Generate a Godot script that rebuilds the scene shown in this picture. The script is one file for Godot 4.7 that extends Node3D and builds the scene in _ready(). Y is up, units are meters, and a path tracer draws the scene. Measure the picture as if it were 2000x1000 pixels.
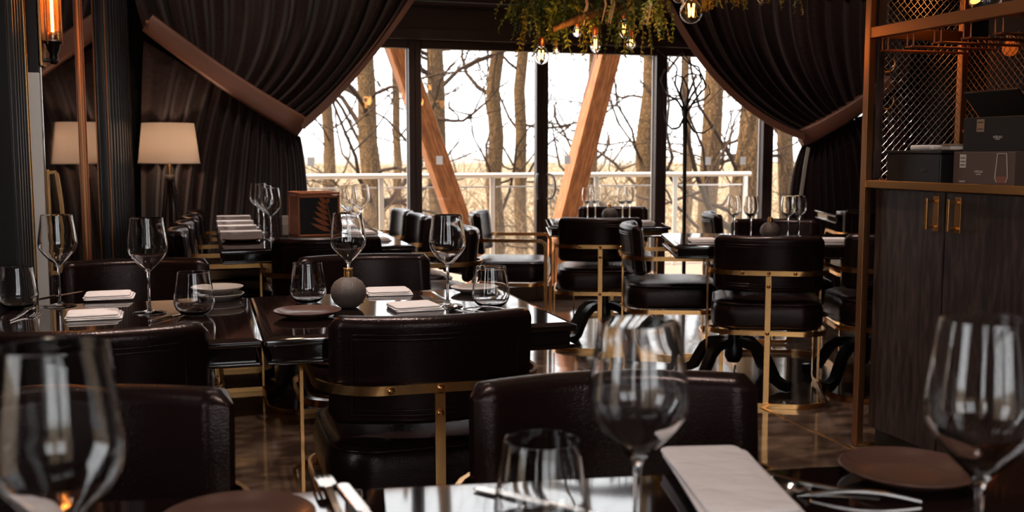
extends Node3D

# ---------------------------------------------------------------- mesh builder
class MB:
	var v := PackedVector3Array()
	var n := PackedVector3Array()
	var c := PackedColorArray()
	var idx := PackedInt32Array()
	var col := Color(1, 1, 1)
	var xf := Transform3D()

	func put(p: Vector3, nn: Vector3) -> int:
		v.append(xf * p)
		n.append((xf.basis * nn).normalized())
		c.append(col)
		return v.size() - 1

	func tri_out(a: int, b: int, d: int, nn: Vector3) -> void:
		var f := (v[d] - v[a]).cross(v[b] - v[a])
		if f.dot(xf.basis * nn) >= 0.0:
			idx.append_array(PackedInt32Array([a, b, d]))
		else:
			idx.append_array(PackedInt32Array([a, d, b]))

	# rows of points, smooth normals; outward = (row direction) x (column direction)
	func grid(rows: Array, closed: bool, flip := false, loop := false) -> void:
		var R := rows.size()
		var C: int = rows[0].size()
		var acc := PackedVector3Array()
		acc.resize(R * C)
		var tris := PackedInt32Array()
		var cc := C if closed else C - 1
		var rr := R if loop else R - 1
		for i in rr:
			var i2 := (i + 1) % R
			for j in cc:
				var j2 := (j + 1) % C
				var q := [i * C + j, i * C + j2, i2 * C + j, i2 * C + j2]
				var p0: Vector3 = rows[i][j]
				var p1: Vector3 = rows[i][j2]
				var p2: Vector3 = rows[i2][j]
				var p3: Vector3 = rows[i2][j2]
				var f1 := (p2 - p0).cross(p1 - p0)
				var f2 := (p2 - p1).cross(p3 - p1)
				if flip:
					f1 = -f1
					f2 = -f2
					tris.append_array(PackedInt32Array([q[0], q[2], q[1], q[1], q[2], q[3]]))
				else:
					tris.append_array(PackedInt32Array([q[0], q[1], q[2], q[1], q[3], q[2]]))
				acc[q[0]] += f1
				acc[q[1]] += f1 + f2
				acc[q[2]] += f1 + f2
				acc[q[3]] += f2
		var base := v.size()
		for i in R:
			for j in C:
				var k := acc[i * C + j]
				put(rows[i][j], k if k.length_squared() > 1e-24 else Vector3.UP)
		for t in tris:
			idx.append(base + t)

	func fan(ring: PackedVector3Array, nn: Vector3) -> void:
		var mid := Vector3.ZERO
		for p in ring:
			mid += p
		mid /= ring.size()
		var m := put(mid, nn)
		var b := v.size()
		for p in ring:
			put(p, nn)
		for j in ring.size():
			tri_out(m, b + j, b + (j + 1) % ring.size(), nn)

	func box(at: Vector3, s: Vector3, ch := 0.002, turn := Basis()) -> MB:
		var h := s * 0.5
		ch = minf(ch, minf(h.x, minf(h.y, h.z)) * 0.9)
		var id := {}
		for a in 3:
			for g in [-1, 1]:
				var nn := Vector3.ZERO
				nn[a] = g
				for p in [-1, 1]:
					for q in [-1, 1]:
						var w := Vector3.ZERO
						w[a] = h[a] * g
						w[(a + 1) % 3] = (h[(a + 1) % 3] - ch) * p
						w[(a + 2) % 3] = (h[(a + 2) % 3] - ch) * q
						id[[a, g, p, q]] = put(at + turn * w, turn * nn)
		for a in 3:
			for g in [-1, 1]:
				var nn := Vector3.ZERO
				nn[a] = g
				tri_out(id[[a, g, -1, -1]], id[[a, g, 1, -1]], id[[a, g, -1, 1]], turn * nn)
				tri_out(id[[a, g, 1, 1]], id[[a, g, 1, -1]], id[[a, g, -1, 1]], turn * nn)
			var b := (a + 1) % 3
			for g in [-1, 1]:
				for k in [-1, 1]:
					var nn := Vector3.ZERO
					nn[a] = g
					nn[b] = k
					# the edge where face a,g meets face b,k ; third axis runs along it
					var a0: int = id[[a, g, k, -1]]
					var a1: int = id[[a, g, k, 1]]
					var b0: int = id[[b, k, -1, g]]
					var b1: int = id[[b, k, 1, g]]
					tri_out(a0, a1, b0, turn * nn)
					tri_out(a1, b1, b0, turn * nn)
		for x in [-1, 1]:
			for y in [-1, 1]:
				for z in [-1, 1]:
					tri_out(id[[0, x, y, z]], id[[1, y, z, x]], id[[2, z, x, y]], turn * Vector3(x, y, z))
		return self

	func lathe(prof: Array, seg := 32, at := Vector3.ZERO) -> MB:
		var rows := []
		for p in prof:
			var row := PackedVector3Array()
			for j in seg:
				var a := TAU * j / seg
				row.append(at + Vector3(p[0] * cos(a), p[1], p[0] * sin(a)))
			rows.append(row)
		grid(rows, true)
		return self

	static func rr(hx: float, hz: float, r: float, k := 5) -> PackedVector2Array:
		var o := PackedVector2Array()
		r = clampf(r, 0.0005, minf(hx, hz))
		for q in 4:
			var cx := (hx - r) * (1 if q == 0 or q == 3 else -1)
			var cz := (hz - r) * (1 if q < 2 else -1)
			for i in k + 1:
				var a := PI / 2 * (q + float(i) / k)
				o.append(Vector2(cx + r * cos(a), cz + r * sin(a)))
		return o

	# prof: [inset, y] from the bottom up; rounded rectangle in plan
	func pad(prof: Array, hx: float, hz: float, r: float, at := Vector3.ZERO, k := 5, turn := Basis()) -> MB:
		var rows := []
		for p in prof:
			var row := PackedVector3Array()
			for q in MB.rr(maxf(hx - p[0], 0.001), maxf(hz - p[0], 0.001), maxf(r - p[0], 0.001), k):
				row.append(at + turn * Vector3(q.x, p[1], q.y))
			rows.append(row)
		grid(rows, true)
		fan(rows[0], turn * Vector3.DOWN)
		fan(rows[-1], turn * Vector3.UP)
		return self

	func tube(path: PackedVector3Array, rad: Variant, sides := 8, closed := false) -> MB:
		var rows := []
		var m := path.size()
		var ref := Vector3.UP
		var t0 := (path[1] - path[0]).normalized()
		if absf(t0.dot(ref)) > 0.9:
			ref = Vector3.RIGHT
		for i in m:
			var t: Vector3
			if closed:
				t = path[(i + 1) % m] - path[(i + m - 1) % m]
			else:
				t = path[mini(i + 1, m - 1)] - path[maxi(i - 1, 0)]
			t = t.normalized()
			ref = (ref - t * ref.dot(t)).normalized()
			var b := t.cross(ref)
			var r: float = rad if rad is float else rad[i]
			var row := PackedVector3Array()
			for j in sides:
				var a := TAU * j / sides
				row.append(path[i] + (ref * cos(a) + b * sin(a)) * r)
			rows.append(row)
		grid(rows, true, true, closed)
		if not closed:
			fan(rows[0], path[0] - path[1])
			fan(rows[-1], path[-1] - path[-2])
		return self

	# flat bar: w across (in the plane of bending), t through (along nrm)
	func bar(path: PackedVector3Array, nrm: PackedVector3Array, w: float, t: float, closed := false) -> MB:
		var m := path.size()
		var cr := [[], [], [], []]
		for i in m:
			var tt: Vector3
			if closed:
				tt = path[(i + 1) % m] - path[(i + m - 1) % m]
			else:
				tt = path[mini(i + 1, m - 1)] - path[maxi(i - 1, 0)]
			tt = tt.normalized()
			var nn := nrm[i].normalized()
			var b := tt.cross(nn).normalized()
			cr[0].append(path[i] + b * w / 2 + nn * t / 2)
			cr[1].append(path[i] + b * w / 2 - nn * t / 2)
			cr[2].append(path[i] - b * w / 2 - nn * t / 2)
			cr[3].append(path[i] - b * w / 2 + nn * t / 2)
		for k in 4:
			grid([PackedVector3Array(cr[k]), PackedVector3Array(cr[(k + 1) % 4])], closed)
		if not closed:
			fan(PackedVector3Array([cr[0][0], cr[1][0], cr[2][0], cr[3][0]]), path[0] - path[1])
			fan(PackedVector3Array([cr[0][-1], cr[1][-1], cr[2][-1], cr[3][-1]]), path[-1] - path[-2])
		return self

	func mesh(colored := false) -> ArrayMesh:
		var a := []
		a.resize(Mesh.ARRAY_MAX)
		a[Mesh.ARRAY_VERTEX] = v
		a[Mesh.ARRAY_NORMAL] = n
		a[Mesh.ARRAY_INDEX] = idx
		if colored:
			a[Mesh.ARRAY_COLOR] = c
		var m := ArrayMesh.new()
		m.add_surface_from_arrays(Mesh.PRIMITIVE_TRIANGLES, a)
		return m


# ---------------------------------------------------------------- scene helpers
var M := {}
var used := {}

func numbered(called: String) -> String:
	if not used.has(called):
		used[called] = 0
		return called
	used[called] += 1
	return "%s_%03d" % [called, used[called]]

func tag(o: Node, label: String, category: String, group := "") -> Node:
	o.set_meta("label", label)
	o.set_meta("category", category)
	if group != "":
		o.set_meta("group", group)
	return o

func thing(called: String, label: String, category: String, at := Vector3.ZERO, turn := 0.0, group := "") -> Node3D:
	var o := Node3D.new()
	o.name = numbered(called)
	add_child(o)
	o.position = at
	o.rotation_degrees.y = turn
	tag(o, label, category, group)
	return o

func part(parent: Node, called: String, b: MB, mat: Material, colored := false) -> MeshInstance3D:
	return put_mesh(parent, called, b.mesh(colored), mat)

func put_mesh(parent: Node, called: String, m: Mesh, mat: Material) -> MeshInstance3D:
	var o := MeshInstance3D.new()
	o.name = called
	o.mesh = m
	o.material_override = mat
	parent.add_child(o, true)
	return o

func single(called: String, b: MB, mat: Material, label: String, category: String, at := Vector3.ZERO, turn := 0.0, group := "") -> MeshInstance3D:
	var o := MeshInstance3D.new()
	o.name = numbered(called)
	o.mesh = b.mesh()
	o.material_override = mat
	add_child(o)
	o.position = at
	o.rotation_degrees.y = turn
	tag(o, label, category, group)
	return o

func struct(called: String, b: MB, mat: Material) -> MeshInstance3D:
	var o := put_mesh(self, called, b.mesh(), mat)
	o.set_meta("kind", "structure")
	return o

func holder(called: String) -> Node3D:
	var o := Node3D.new()
	o.name = called
	add_child(o, true)
	o.set_meta("kind", "structure")
	return o

func dup(proto: Node3D, called: String, label: String, at: Vector3, turn := 0.0, group := "", tilt := Vector3.ZERO) -> Node3D:
	var o: Node3D
	if not proto.has_meta("placed"):
		o = proto
	else:
		o = proto.duplicate()
		o.name = numbered(called)
		add_child(o)
	proto.set_meta("placed", true)
	o.position = at
	o.rotation_degrees = Vector3(tilt.x, turn, tilt.z)
	o.set_meta("label", label)
	if group != "":
		o.set_meta("group", group)
	return o

func mat(name_: String, c: Color, rough: float, metal := 0.0, spec := 0.5) -> StandardMaterial3D:
	var m := StandardMaterial3D.new()
	m.resource_name = name_
	m.albedo_color = c
	m.roughness = rough
	m.metallic = metal
	m.metallic_specular = spec
	M[name_] = m
	return m

func lin(r: float, g: float, b: float) -> Color:
	return Color(r, g, b).linear_to_srgb()

func noise_tex(seed_: int, freq: float, stops: Array, size := 512, stretch := Vector2.ONE, oct := 4) -> ImageTexture:
	# tileable-enough noise mapped through linear colour stops [[at, Color linear], ...]
	var f := FastNoiseLite.new()
	f.seed = seed_
	f.frequency = freq
	f.fractal_octaves = oct
	f.noise_type = FastNoiseLite.TYPE_SIMPLEX_SMOOTH
	var im := Image.create(size, size, false, Image.FORMAT_RGB8)
	var g := Gradient.new()
	var offs := PackedFloat32Array()
	var cols := PackedColorArray()
	for s in stops:
		offs.append(s[0])
		cols.append(s[1])
	g.offsets = offs
	g.colors = cols
	var T := 2 * PI / size
	var R := size / TAU
	for y in size:
		for x in size:
			# wrapped round a cylinder one way and mirrored the other way, so that the tile repeats without a seam
			var a := x * T
			var k := f.get_noise_3d(R * cos(a) * stretch.x, R * sin(a) * stretch.x, absf(y - size * 0.5) * 2.0 * stretch.y)
			im.set_pixel(x, y, g.sample(clampf(k * 0.75 + 0.5, 0, 1)).linear_to_srgb())
	return ImageTexture.create_from_image(im)

func bump_tex(seed_: int, freq: float, strength: float, size := 256, stretch := Vector2.ONE) -> ImageTexture:
	var t := noise_tex(seed_, freq, [[0.0, Color(0, 0, 0)], [1.0, Color(1, 1, 1)]], size, stretch, 3)
	var im := t.get_image()
	im.bump_map_to_normal_map(strength)
	return ImageTexture.create_from_image(im)

func triplanar(m: StandardMaterial3D, scale: Vector3, world := false) -> void:
	m.uv1_triplanar = true
	m.uv1_world_triplanar = world
	m.uv1_scale = scale

func seg(a: Vector3, b: Vector3, k := 2) -> PackedVector3Array:
	var o := PackedVector3Array()
	for i in k:
		o.append(a.lerp(b, float(i) / (k - 1)))
	return o

func arc(center: Vector3, u: Vector3, w: Vector3, r: float, a0: float, a1: float, k := 6) -> PackedVector3Array:
	var o := PackedVector3Array()
	for i in k + 1:
		var a := lerpf(a0, a1, float(i) / k)
		o.append(center + (u * cos(a) + w * sin(a)) * r)
	return o

func same(nn: Vector3, k: int) -> PackedVector3Array:
	var o := PackedVector3Array()
	for i in k:
		o.append(nn)
	return o

const TOP := 0.725
const CH := 3.5


func _ready() -> void:
	view_and_light()
	materials()
	room()
	windows()
	outside()
	curtains()
	left_wall()
	cabinet()
	tables()
	chairs()
	lamps()
	chandelier()
	tableware()
	iron_tree()


# ---------------------------------------------------------------- camera, sky, sun, exposure
func view_and_light() -> void:
	var cam := Camera3D.new()
	cam.name = "camera"
	add_child(cam)
	var at := CameraAttributesPhysical.new()
	at.frustum_focal_length = 48.0
	at.frustum_focus_distance = 2.95
	at.exposure_aperture = 7.0
	cam.attributes = at
	cam.position = Vector3(0, 1.15, 0)
	cam.rotation = Vector3(-atan(200.0 / 2000.0), -atan(600.0 / 2000.0), 0)
	cam.fov = rad_to_deg(2.0 * atan(500.0 / 2000.0))
	cam.near = 0.02
	cam.far = 200.0

	var e := Environment.new()
	e.background_mode = Environment.BG_SKY
	var sk := Sky.new()
	var pm := ProceduralSkyMaterial.new()
	pm.sky_top_color = Color(0.92, 0.925, 0.93)
	pm.sky_horizon_color = Color(0.94, 0.945, 0.95)
	pm.sky_curve = 0.2
	pm.sky_energy_multiplier = 1.0
	pm.ground_bottom_color = Color(0.42, 0.36, 0.30)
	pm.ground_horizon_color = Color(0.62, 0.57, 0.50)
	pm.sun_angle_max = 1.0
	sk.sky_material = pm
	e.sky = sk
	e.background_energy_multiplier = 3.2
	e.tonemap_mode = Environment.TONE_MAPPER_LINEAR
	e.tonemap_exposure = 1.62
	e.sdfgi_enabled = true
	e.ssao_enabled = true
	e.ssil_enabled = true
	var we := WorldEnvironment.new()
	we.name = "environment"
	we.environment = e
	add_child(we)

	var sun := DirectionalLight3D.new()
	sun.name = "sun"
	add_child(sun)
	sun.look_at_from_position(Vector3(-5, 8.5, 1.0), Vector3.ZERO)
	sun.light_color = Color(1.0, 0.90, 0.74)
	sun.light_energy = 3.0
	sun.light_angular_distance = 0.8
	sun.shadow_enabled = true


# ---------------------------------------------------------------- materials
func materials() -> void:
	var m: StandardMaterial3D
	m = mat("leather", lin(0.019, 0.0088, 0.0080), 0.25, 0.45, 0.40)
	m.normal_enabled = true
	m.normal_texture = bump_tex(3, 0.09, 3.0)
	m.normal_scale = 0.35
	triplanar(m, Vector3(7, 7, 7))
	mat("brass", lin(0.80, 0.44, 0.17), 0.24, 1.0)
	mat("brass_dark", lin(0.44, 0.20, 0.085), 0.34, 1.0)
	mat("copper", lin(0.50, 0.18, 0.085), 0.42, 1.0)
	mat("lacquer", lin(0.009, 0.0045, 0.004), 0.05, 0, 0.75)
	mat("iron", lin(0.008, 0.007, 0.007), 0.35, 0, 0.5)
	m = mat("floor", Color.WHITE, 0.09, 0, 0.95)
	m.albedo_texture = noise_tex(11, 0.018, [[0.0, Color(0.026, 0.015, 0.011)], [0.45, Color(0.060, 0.036, 0.025)], [0.7, Color(0.105, 0.066, 0.046)], [1.0, Color(0.15, 0.097, 0.07)]], 512, Vector2(1.0, 1.0), 5)
	m.normal_enabled = true
	m.normal_texture = bump_tex(12, 0.012, 2.0)
	m.normal_scale = 0.06
	triplanar(m, Vector3(0.5, 0.5, 0.5), true)
	m = mat("dark_wood", Color.WHITE, 0.42, 0, 0.45)
	m.albedo_texture = noise_tex(21, 0.03, [[0.0, Color(0.011, 0.006, 0.005)], [0.5, Color(0.033, 0.019, 0.0155)], [1.0, Color(0.072, 0.043, 0.035)]], 512, Vector2(1.6, 0.12), 4)
	triplanar(m, Vector3(1.6, 1.6, 1.6))
	mat("panel_paint", lin(0.0075, 0.0042, 0.004), 0.32, 0, 0.5)
	mat("ceiling_paint", lin(0.50, 0.46, 0.42), 0.9, 0, 0.3)
	mat("plaster", lin(0.20, 0.165, 0.15), 0.9, 0, 0.3)
	mat("wall_paint", lin(0.012, 0.0085, 0.0085), 0.7, 0, 0.3)
	mat("window_frame", lin(0.070, 0.042, 0.038), 0.38, 0, 0.5)
	mat("pale_trim", lin(0.72, 0.70, 0.67), 0.35, 0, 0.5)
	mat("mirror", lin(0.34, 0.29, 0.27), 0.03, 1.0)
	m = mat("napkin", lin(0.70, 0.645, 0.64), 0.9, 0, 0.2)
	m.normal_enabled = true
	m.normal_texture = bump_tex(31, 0.012, 14.0)
	m.normal_scale = 0.5
	triplanar(m, Vector3(4, 4, 4))
	mat("clay_plate", lin(0.088, 0.043, 0.032), 0.25, 0, 0.5)
	mat("pale_plate", lin(0.36, 0.31, 0.28), 0.22, 0, 0.5)
	mat("steel", lin(0.62, 0.58, 0.55), 0.16, 1.0)
	m = mat("glass", Color(1, 1, 1, 0), 0.0)
	m.refraction_enabled = true
	m.refraction_scale = 0.05
	m.transparency = BaseMaterial3D.TRANSPARENCY_ALPHA
	m = mat("pane", Color(1, 1, 1, 0.02), 0.0)
	m.transparency = BaseMaterial3D.TRANSPARENCY_ALPHA
	m = mat("amber_glass", Color(0.95, 0.62, 0.28, 0.15), 0.02)
	m.transparency = BaseMaterial3D.TRANSPARENCY_ALPHA
	m = mat("curtain", Color.WHITE, 0.95, 0, 0.2)
	m.albedo_texture = noise_tex(41, 0.05, [[0.0, Color(0.020, 0.0105, 0.0092)], [1.0, Color(0.045, 0.024, 0.021)]], 256, Vector2(1, 0.6), 4)
	triplanar(m, Vector3(3, 3, 3))
	m.rim_enabled = true
	m.rim = 0.35
	m.rim_tint = 0.8
	mat("copper_cloth", lin(0.22, 0.088, 0.055), 0.42, 0, 0.6)
	mat("lining", lin(0.55, 0.48, 0.42), 0.8, 0, 0.3)
	m = mat("timber", Color.WHITE, 0.6, 0, 0.4)
	m.albedo_texture = noise_tex(51, 0.03, [[0.0, Color(0.12, 0.036, 0.010)], [0.5, Color(0.26, 0.088, 0.026)], [1.0, Color(0.42, 0.17, 0.06)]], 512, Vector2(1.8, 0.15), 4)
	triplanar(m, Vector3(1.2, 1.2, 1.2))
	m = mat("bark", Color.WHITE, 0.95, 0, 0.2)
	m.albedo_texture = noise_tex(61, 0.06, [[0.0, Color(0.022, 0.013, 0.007)], [0.5, Color(0.080, 0.048, 0.025)], [1.0, Color(0.20, 0.13, 0.07)]], 512, Vector2(1.4, 0.35), 5)
	triplanar(m, Vector3(0.9, 0.9, 0.9))
	mat("twig", lin(0.04, 0.026, 0.019), 0.9, 0, 0.2)
	mat("pale_twig", lin(0.20, 0.14, 0.085), 0.9, 0, 0.2)
	m = mat("leaf_litter", Color.WHITE, 0.95, 0, 0.2)
	m.albedo_texture = noise_tex(71, 0.035, [[0.0, Color(0.03, 0.02, 0.01)], [0.42, Color(0.10, 0.066, 0.036)], [0.6, Color(0.22, 0.17, 0.11)], [1.0, Color(0.52, 0.47, 0.39)]], 512, Vector2.ONE, 5)
	triplanar(m, Vector3(0.35, 0.35, 0.35), true)
	mat("decking", lin(0.20, 0.15, 0.12), 0.7)
	mat("rail_metal", lin(0.62, 0.60, 0.57), 0.3, 0.6)
	m = mat("lamp_shade", lin(0.70, 0.60, 0.50), 0.85, 0, 0.3)
	m.backlight_enabled = true
	m.backlight = Color(0.78, 0.74, 0.70)
	mat("vase_stone", lin(0.115, 0.088, 0.074), 0.45, 0, 0.5)
	M.vase_stone.normal_enabled = true
	M.vase_stone.normal_texture = bump_tex(81, 0.14, 5.0)
	triplanar(M.vase_stone, Vector3(9, 9, 9))
	mat("black_plastic", lin(0.007, 0.0065, 0.0065), 0.4)
	mat("white_plastic", lin(0.55, 0.50, 0.46), 0.5)
	mat("brown_card", lin(0.085, 0.052, 0.042), 0.55)
	m = mat("sticker", lin(0.8, 0.8, 0.78), 0.6)
	m.backlight_enabled = true
	m.backlight = Color(0.9, 0.9, 0.9)
	mat("paper", lin(0.48, 0.43, 0.39), 0.8)
	mat("kraft_paper", lin(0.25, 0.15, 0.09), 0.8)
	mat("pink_print", lin(0.20, 0.07, 0.045), 0.5)
	mat("dark_print", lin(0.03, 0.025, 0.022), 0.7)
	m = mat("leaves", Color.WHITE, 0.6, 0, 0.4)
	m.vertex_color_use_as_albedo = true
	m.backlight_enabled = true
	m.backlight = Color(0.35, 0.35, 0.2)
	m = mat("filament", Color(1, 0.75, 0.4), 0.5)
	m.emission_enabled = true
	m.emission = Color(1.0, 0.66, 0.30)
	m.emission_energy_multiplier = 9.0
	m = mat("tube_glow", Color(1, 0.7, 0.35), 0.5)
	m.emission_enabled = true
	m.emission = Color(1.0, 0.62, 0.28)
	m.emission_energy_multiplier = 3.0
	m = mat("ember_glow", Color(0.6, 0.3, 0.1), 0.5)
	m.emission_enabled = true
	m.emission = Color(1.0, 0.45, 0.15)
	m.emission_energy_multiplier = 0.22
	m = mat("downlight_lens", Color(1, 0.95, 0.88), 0.5)
	m.emission_enabled = true
	m.emission = Color(1.0, 0.90, 0.78)
	m.emission_energy_multiplier = 12.0


# ---------------------------------------------------------------- room shell
func room() -> void:
	struct("floor", MB.new().box(Vector3(2.6, -0.1, -2.9), Vector3(7.0, 0.2, 9.7), 0.001), M.floor)
	struct("ceiling", MB.new().box(Vector3(2.6, CH + 0.1, -2.9), Vector3(7.0, 0.2, 9.7), 0.001), M.ceiling_paint)
	# left wall: tall windows beside the camera, out of frame, which the tumblers and wine glasses mirror as upright bars
	var wl := MB.new()
	var ops := [[-1.95, -1.55], [-0.95, -0.45], [0.45, 0.95]]
	var z0 := -7.75
	for o in ops + [[1.95, 1.95]]:
		wl.box(Vector3(-0.72, CH / 2, (z0 + o[0]) / 2), Vector3(0.2, CH, o[0] - z0), 0.001)
		z0 = o[1]
	for o in ops:
		wl.box(Vector3(-0.72, 0.3, (o[0] + o[1]) / 2), Vector3(0.2, 0.6, o[1] - o[0]), 0.001)
		wl.box(Vector3(-0.72, CH - 0.45, (o[0] + o[1]) / 2), Vector3(0.2, 0.9, o[1] - o[0]), 0.001)
	struct("wall_left", wl, M.wall_paint)
	for i in 3:
		var a: float = ops[i][0]
		var b: float = ops[i][1]
		var w := holder("window_%d" % (20 + i))
		for z in [a + 0.025, b - 0.025]:
			part(w, "stile", MB.new().box(Vector3(-0.72, 1.6, z), Vector3(0.08, 2.0, 0.05), 0.004), M.window_frame)
		for y in [0.625, 1.7, 2.575]:
			part(w, "frame_rail", MB.new().box(Vector3(-0.72, y, (a + b) / 2), Vector3(0.07, 0.05, b - a - 0.1), 0.004), M.window_frame)
		part(w, "pane", MB.new().box(Vector3(-0.72, 1.6, (a + b) / 2), Vector3(0.006, 1.95, b - a - 0.08), 0.0005), M.pane)
	struct("roof_eaves", MB.new().box(Vector3(-1.6, CH - 0.45, -2.9), Vector3(1.56, 0.1, 9.7), 0.004), M.window_frame)
	struct("wall_right", MB.new().box(Vector3(6.0, CH / 2, -2.9), Vector3(0.2, CH, 9.7), 0.001), M.wall_paint)
	# wall behind the camera with two tall windows, which the glassware mirrors
	var wb := MB.new()
	wb.box(Vector3(-0.56, CH / 2, 1.9), Vector3(0.22, CH, 0.2), 0.001)
	wb.box(Vector3(0.525, CH / 2, 1.9), Vector3(0.15, CH, 0.2), 0.001)
	wb.box(Vector3(3.75, CH / 2, 1.9), Vector3(4.4, CH, 0.2), 0.001)
	wb.box(Vector3(0.5, CH - 0.5, 1.9), Vector3(2.2, 1.0, 0.2), 0.001)
	wb.box(Vector3(0.5, 0.2, 1.9), Vector3(2.2, 0.4, 0.2), 0.001)
	struct("wall_back", wb, M.plaster)
	for i in 2:
		var x0: float = [-0.45, 0.60][i]
		var x1: float = [0.45, 1.55][i]
		var w := holder("window_%d" % (6 + i))
		for s in [x0 + 0.03, x1 - 0.03, (x0 + x1) / 2]:
			part(w, "stile", MB.new().box(Vector3(s, 1.45, 1.9), Vector3(0.06, 2.1, 0.08), 0.004), M.window_frame)
		for y in [0.43, 1.3, 2.47]:
			part(w, "frame_rail", MB.new().box(Vector3((x0 + x1) / 2, y, 1.9), Vector3(x1 - x0, 0.06, 0.07), 0.004), M.window_frame)
		part(w, "pane", MB.new().box(Vector3((x0 + x1) / 2, 1.45, 1.9), Vector3(x1 - x0, 2.1, 0.006), 0.0005), M.pane)
	# brass strip let into the floor along the foot of the drinks cabinet
	struct("trim_1", MB.new().box(Vector3(2.40, 0.0012, -3.75), Vector3(0.018, 0.003, 1.0), 0.0005), M.brass)
	# recessed ceiling spots over the tables (above the frame)
	var D := Vector3.DOWN
	var spots := [[Vector3(0.50, 3.48, -2.75), 2.4, D, "above the square table in the middle"], [Vector3(-0.2, 3.48, -2.85), 2.4, D, "above the dark table by the mirror wall"],
		[Vector3(0.45, 3.48, -0.85), 1.7, D, "above the nearest table"], [Vector3(0.5, 3.48, -5.2), 2.2, D, "above the near end of the long table"],
		[Vector3(0.5, 3.48, -6.3), 2.2, D, "above the far end of the long table"], [Vector3(2.3, 3.48, -6.0), 1.9, D, "above the table by the glass doors"],
		[Vector3(2.65, 3.48, -4.45), 2.2, D, "above the table beside the drinks cabinet"], [Vector3(1.75, 3.48, -2.3), 2.2, Vector3(0.25, -1, -0.1), "over the aisle, turned to the drinks cabinet"],
		[Vector3(1.62, 3.48, -3.9), 1.8, Vector3(0.1, -1, 0), "over the aisle before the vase table"],
		[Vector3(-0.05, 3.48, -6.35), 0.55, Vector3(0, -1.5, -1.0), "turned to the curtain behind the cream lamp"], [Vector3(0.85, 3.48, -6.35), 0.55, Vector3(0, -1.5, -1.0), "turned to the leading edge of the lamp-side curtain"],
		[Vector3(4.1, 3.48, -6.35), 0.55, Vector3(0, -1.5, -1.0), "turned to the leading edge of the cabinet-side curtain"], [Vector3(5.0, 3.48, -6.35), 0.55, Vector3(0, -1.5, -1.0), "turned to the curtain beyond the cabinet"]]
	for s in spots:
		var t := thing("ceiling_spotlight", "small recessed brass ceiling spotlight " + s[3], "spotlight", s[0], 0, "recessed ceiling spotlights")
		part(t, "ring", MB.new().lathe([[0.05, -0.012], [0.062, -0.010], [0.064, 0.0], [0.064, 0.02], [0.05, 0.02], [0.05, -0.012]], 24), M.brass)
		part(t, "lens", MB.new().lathe([[0.0, -0.004], [0.048, -0.004], [0.048, 0.012], [0.0, 0.012]], 24), M.downlight_lens)
		var l := SpotLight3D.new()
		l.name = "beam"
		l.light_color = Color(1.0, 0.93, 0.88)
		l.light_energy = s[1] * 1.1
		l.light_size = 0.05
		l.spot_angle = 26.0
		l.spot_angle_attenuation = 0.6
		l.spot_range = 14.0
		l.spot_attenuation = 2.0
		l.shadow_enabled = true
		t.add_child(l)
		l.position = Vector3(0, -0.02, 0)
		l.look_at(l.global_position + (s[2] as Vector3), Vector3(0, 0, 1) if absf(s[2].normalized().dot(Vector3(0, 0, 1))) < 0.9 else Vector3.UP)


# ---------------------------------------------------------------- glazed front
const ZW := -7.65

func leaf_frame(w: Node3D, x0: float, x1: float, y0: float, y1: float, bottom := 0.11) -> void:
	var d := 0.07
	for x in [x0 + 0.024, x1 - 0.024]:
		part(w, "stile", MB.new().box(Vector3(x, (y0 + y1) / 2, ZW), Vector3(0.048, y1 - y0, d), 0.004), M.window_frame)
	part(w, "top_rail", MB.new().box(Vector3((x0 + x1) / 2, y1 - 0.03, ZW), Vector3(x1 - x0 - 0.096, 0.06, d), 0.004), M.window_frame)
	part(w, "bottom_rail", MB.new().box(Vector3((x0 + x1) / 2, y0 + bottom / 2, ZW), Vector3(x1 - x0 - 0.096, bottom, d), 0.004), M.window_frame)
	part(w, "pane", MB.new().box(Vector3((x0 + x1) / 2, (y0 + y1) / 2, ZW), Vector3(x1 - x0 - 0.09, y1 - y0 - 0.1, 0.008), 0.0005), M.pane)

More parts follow.
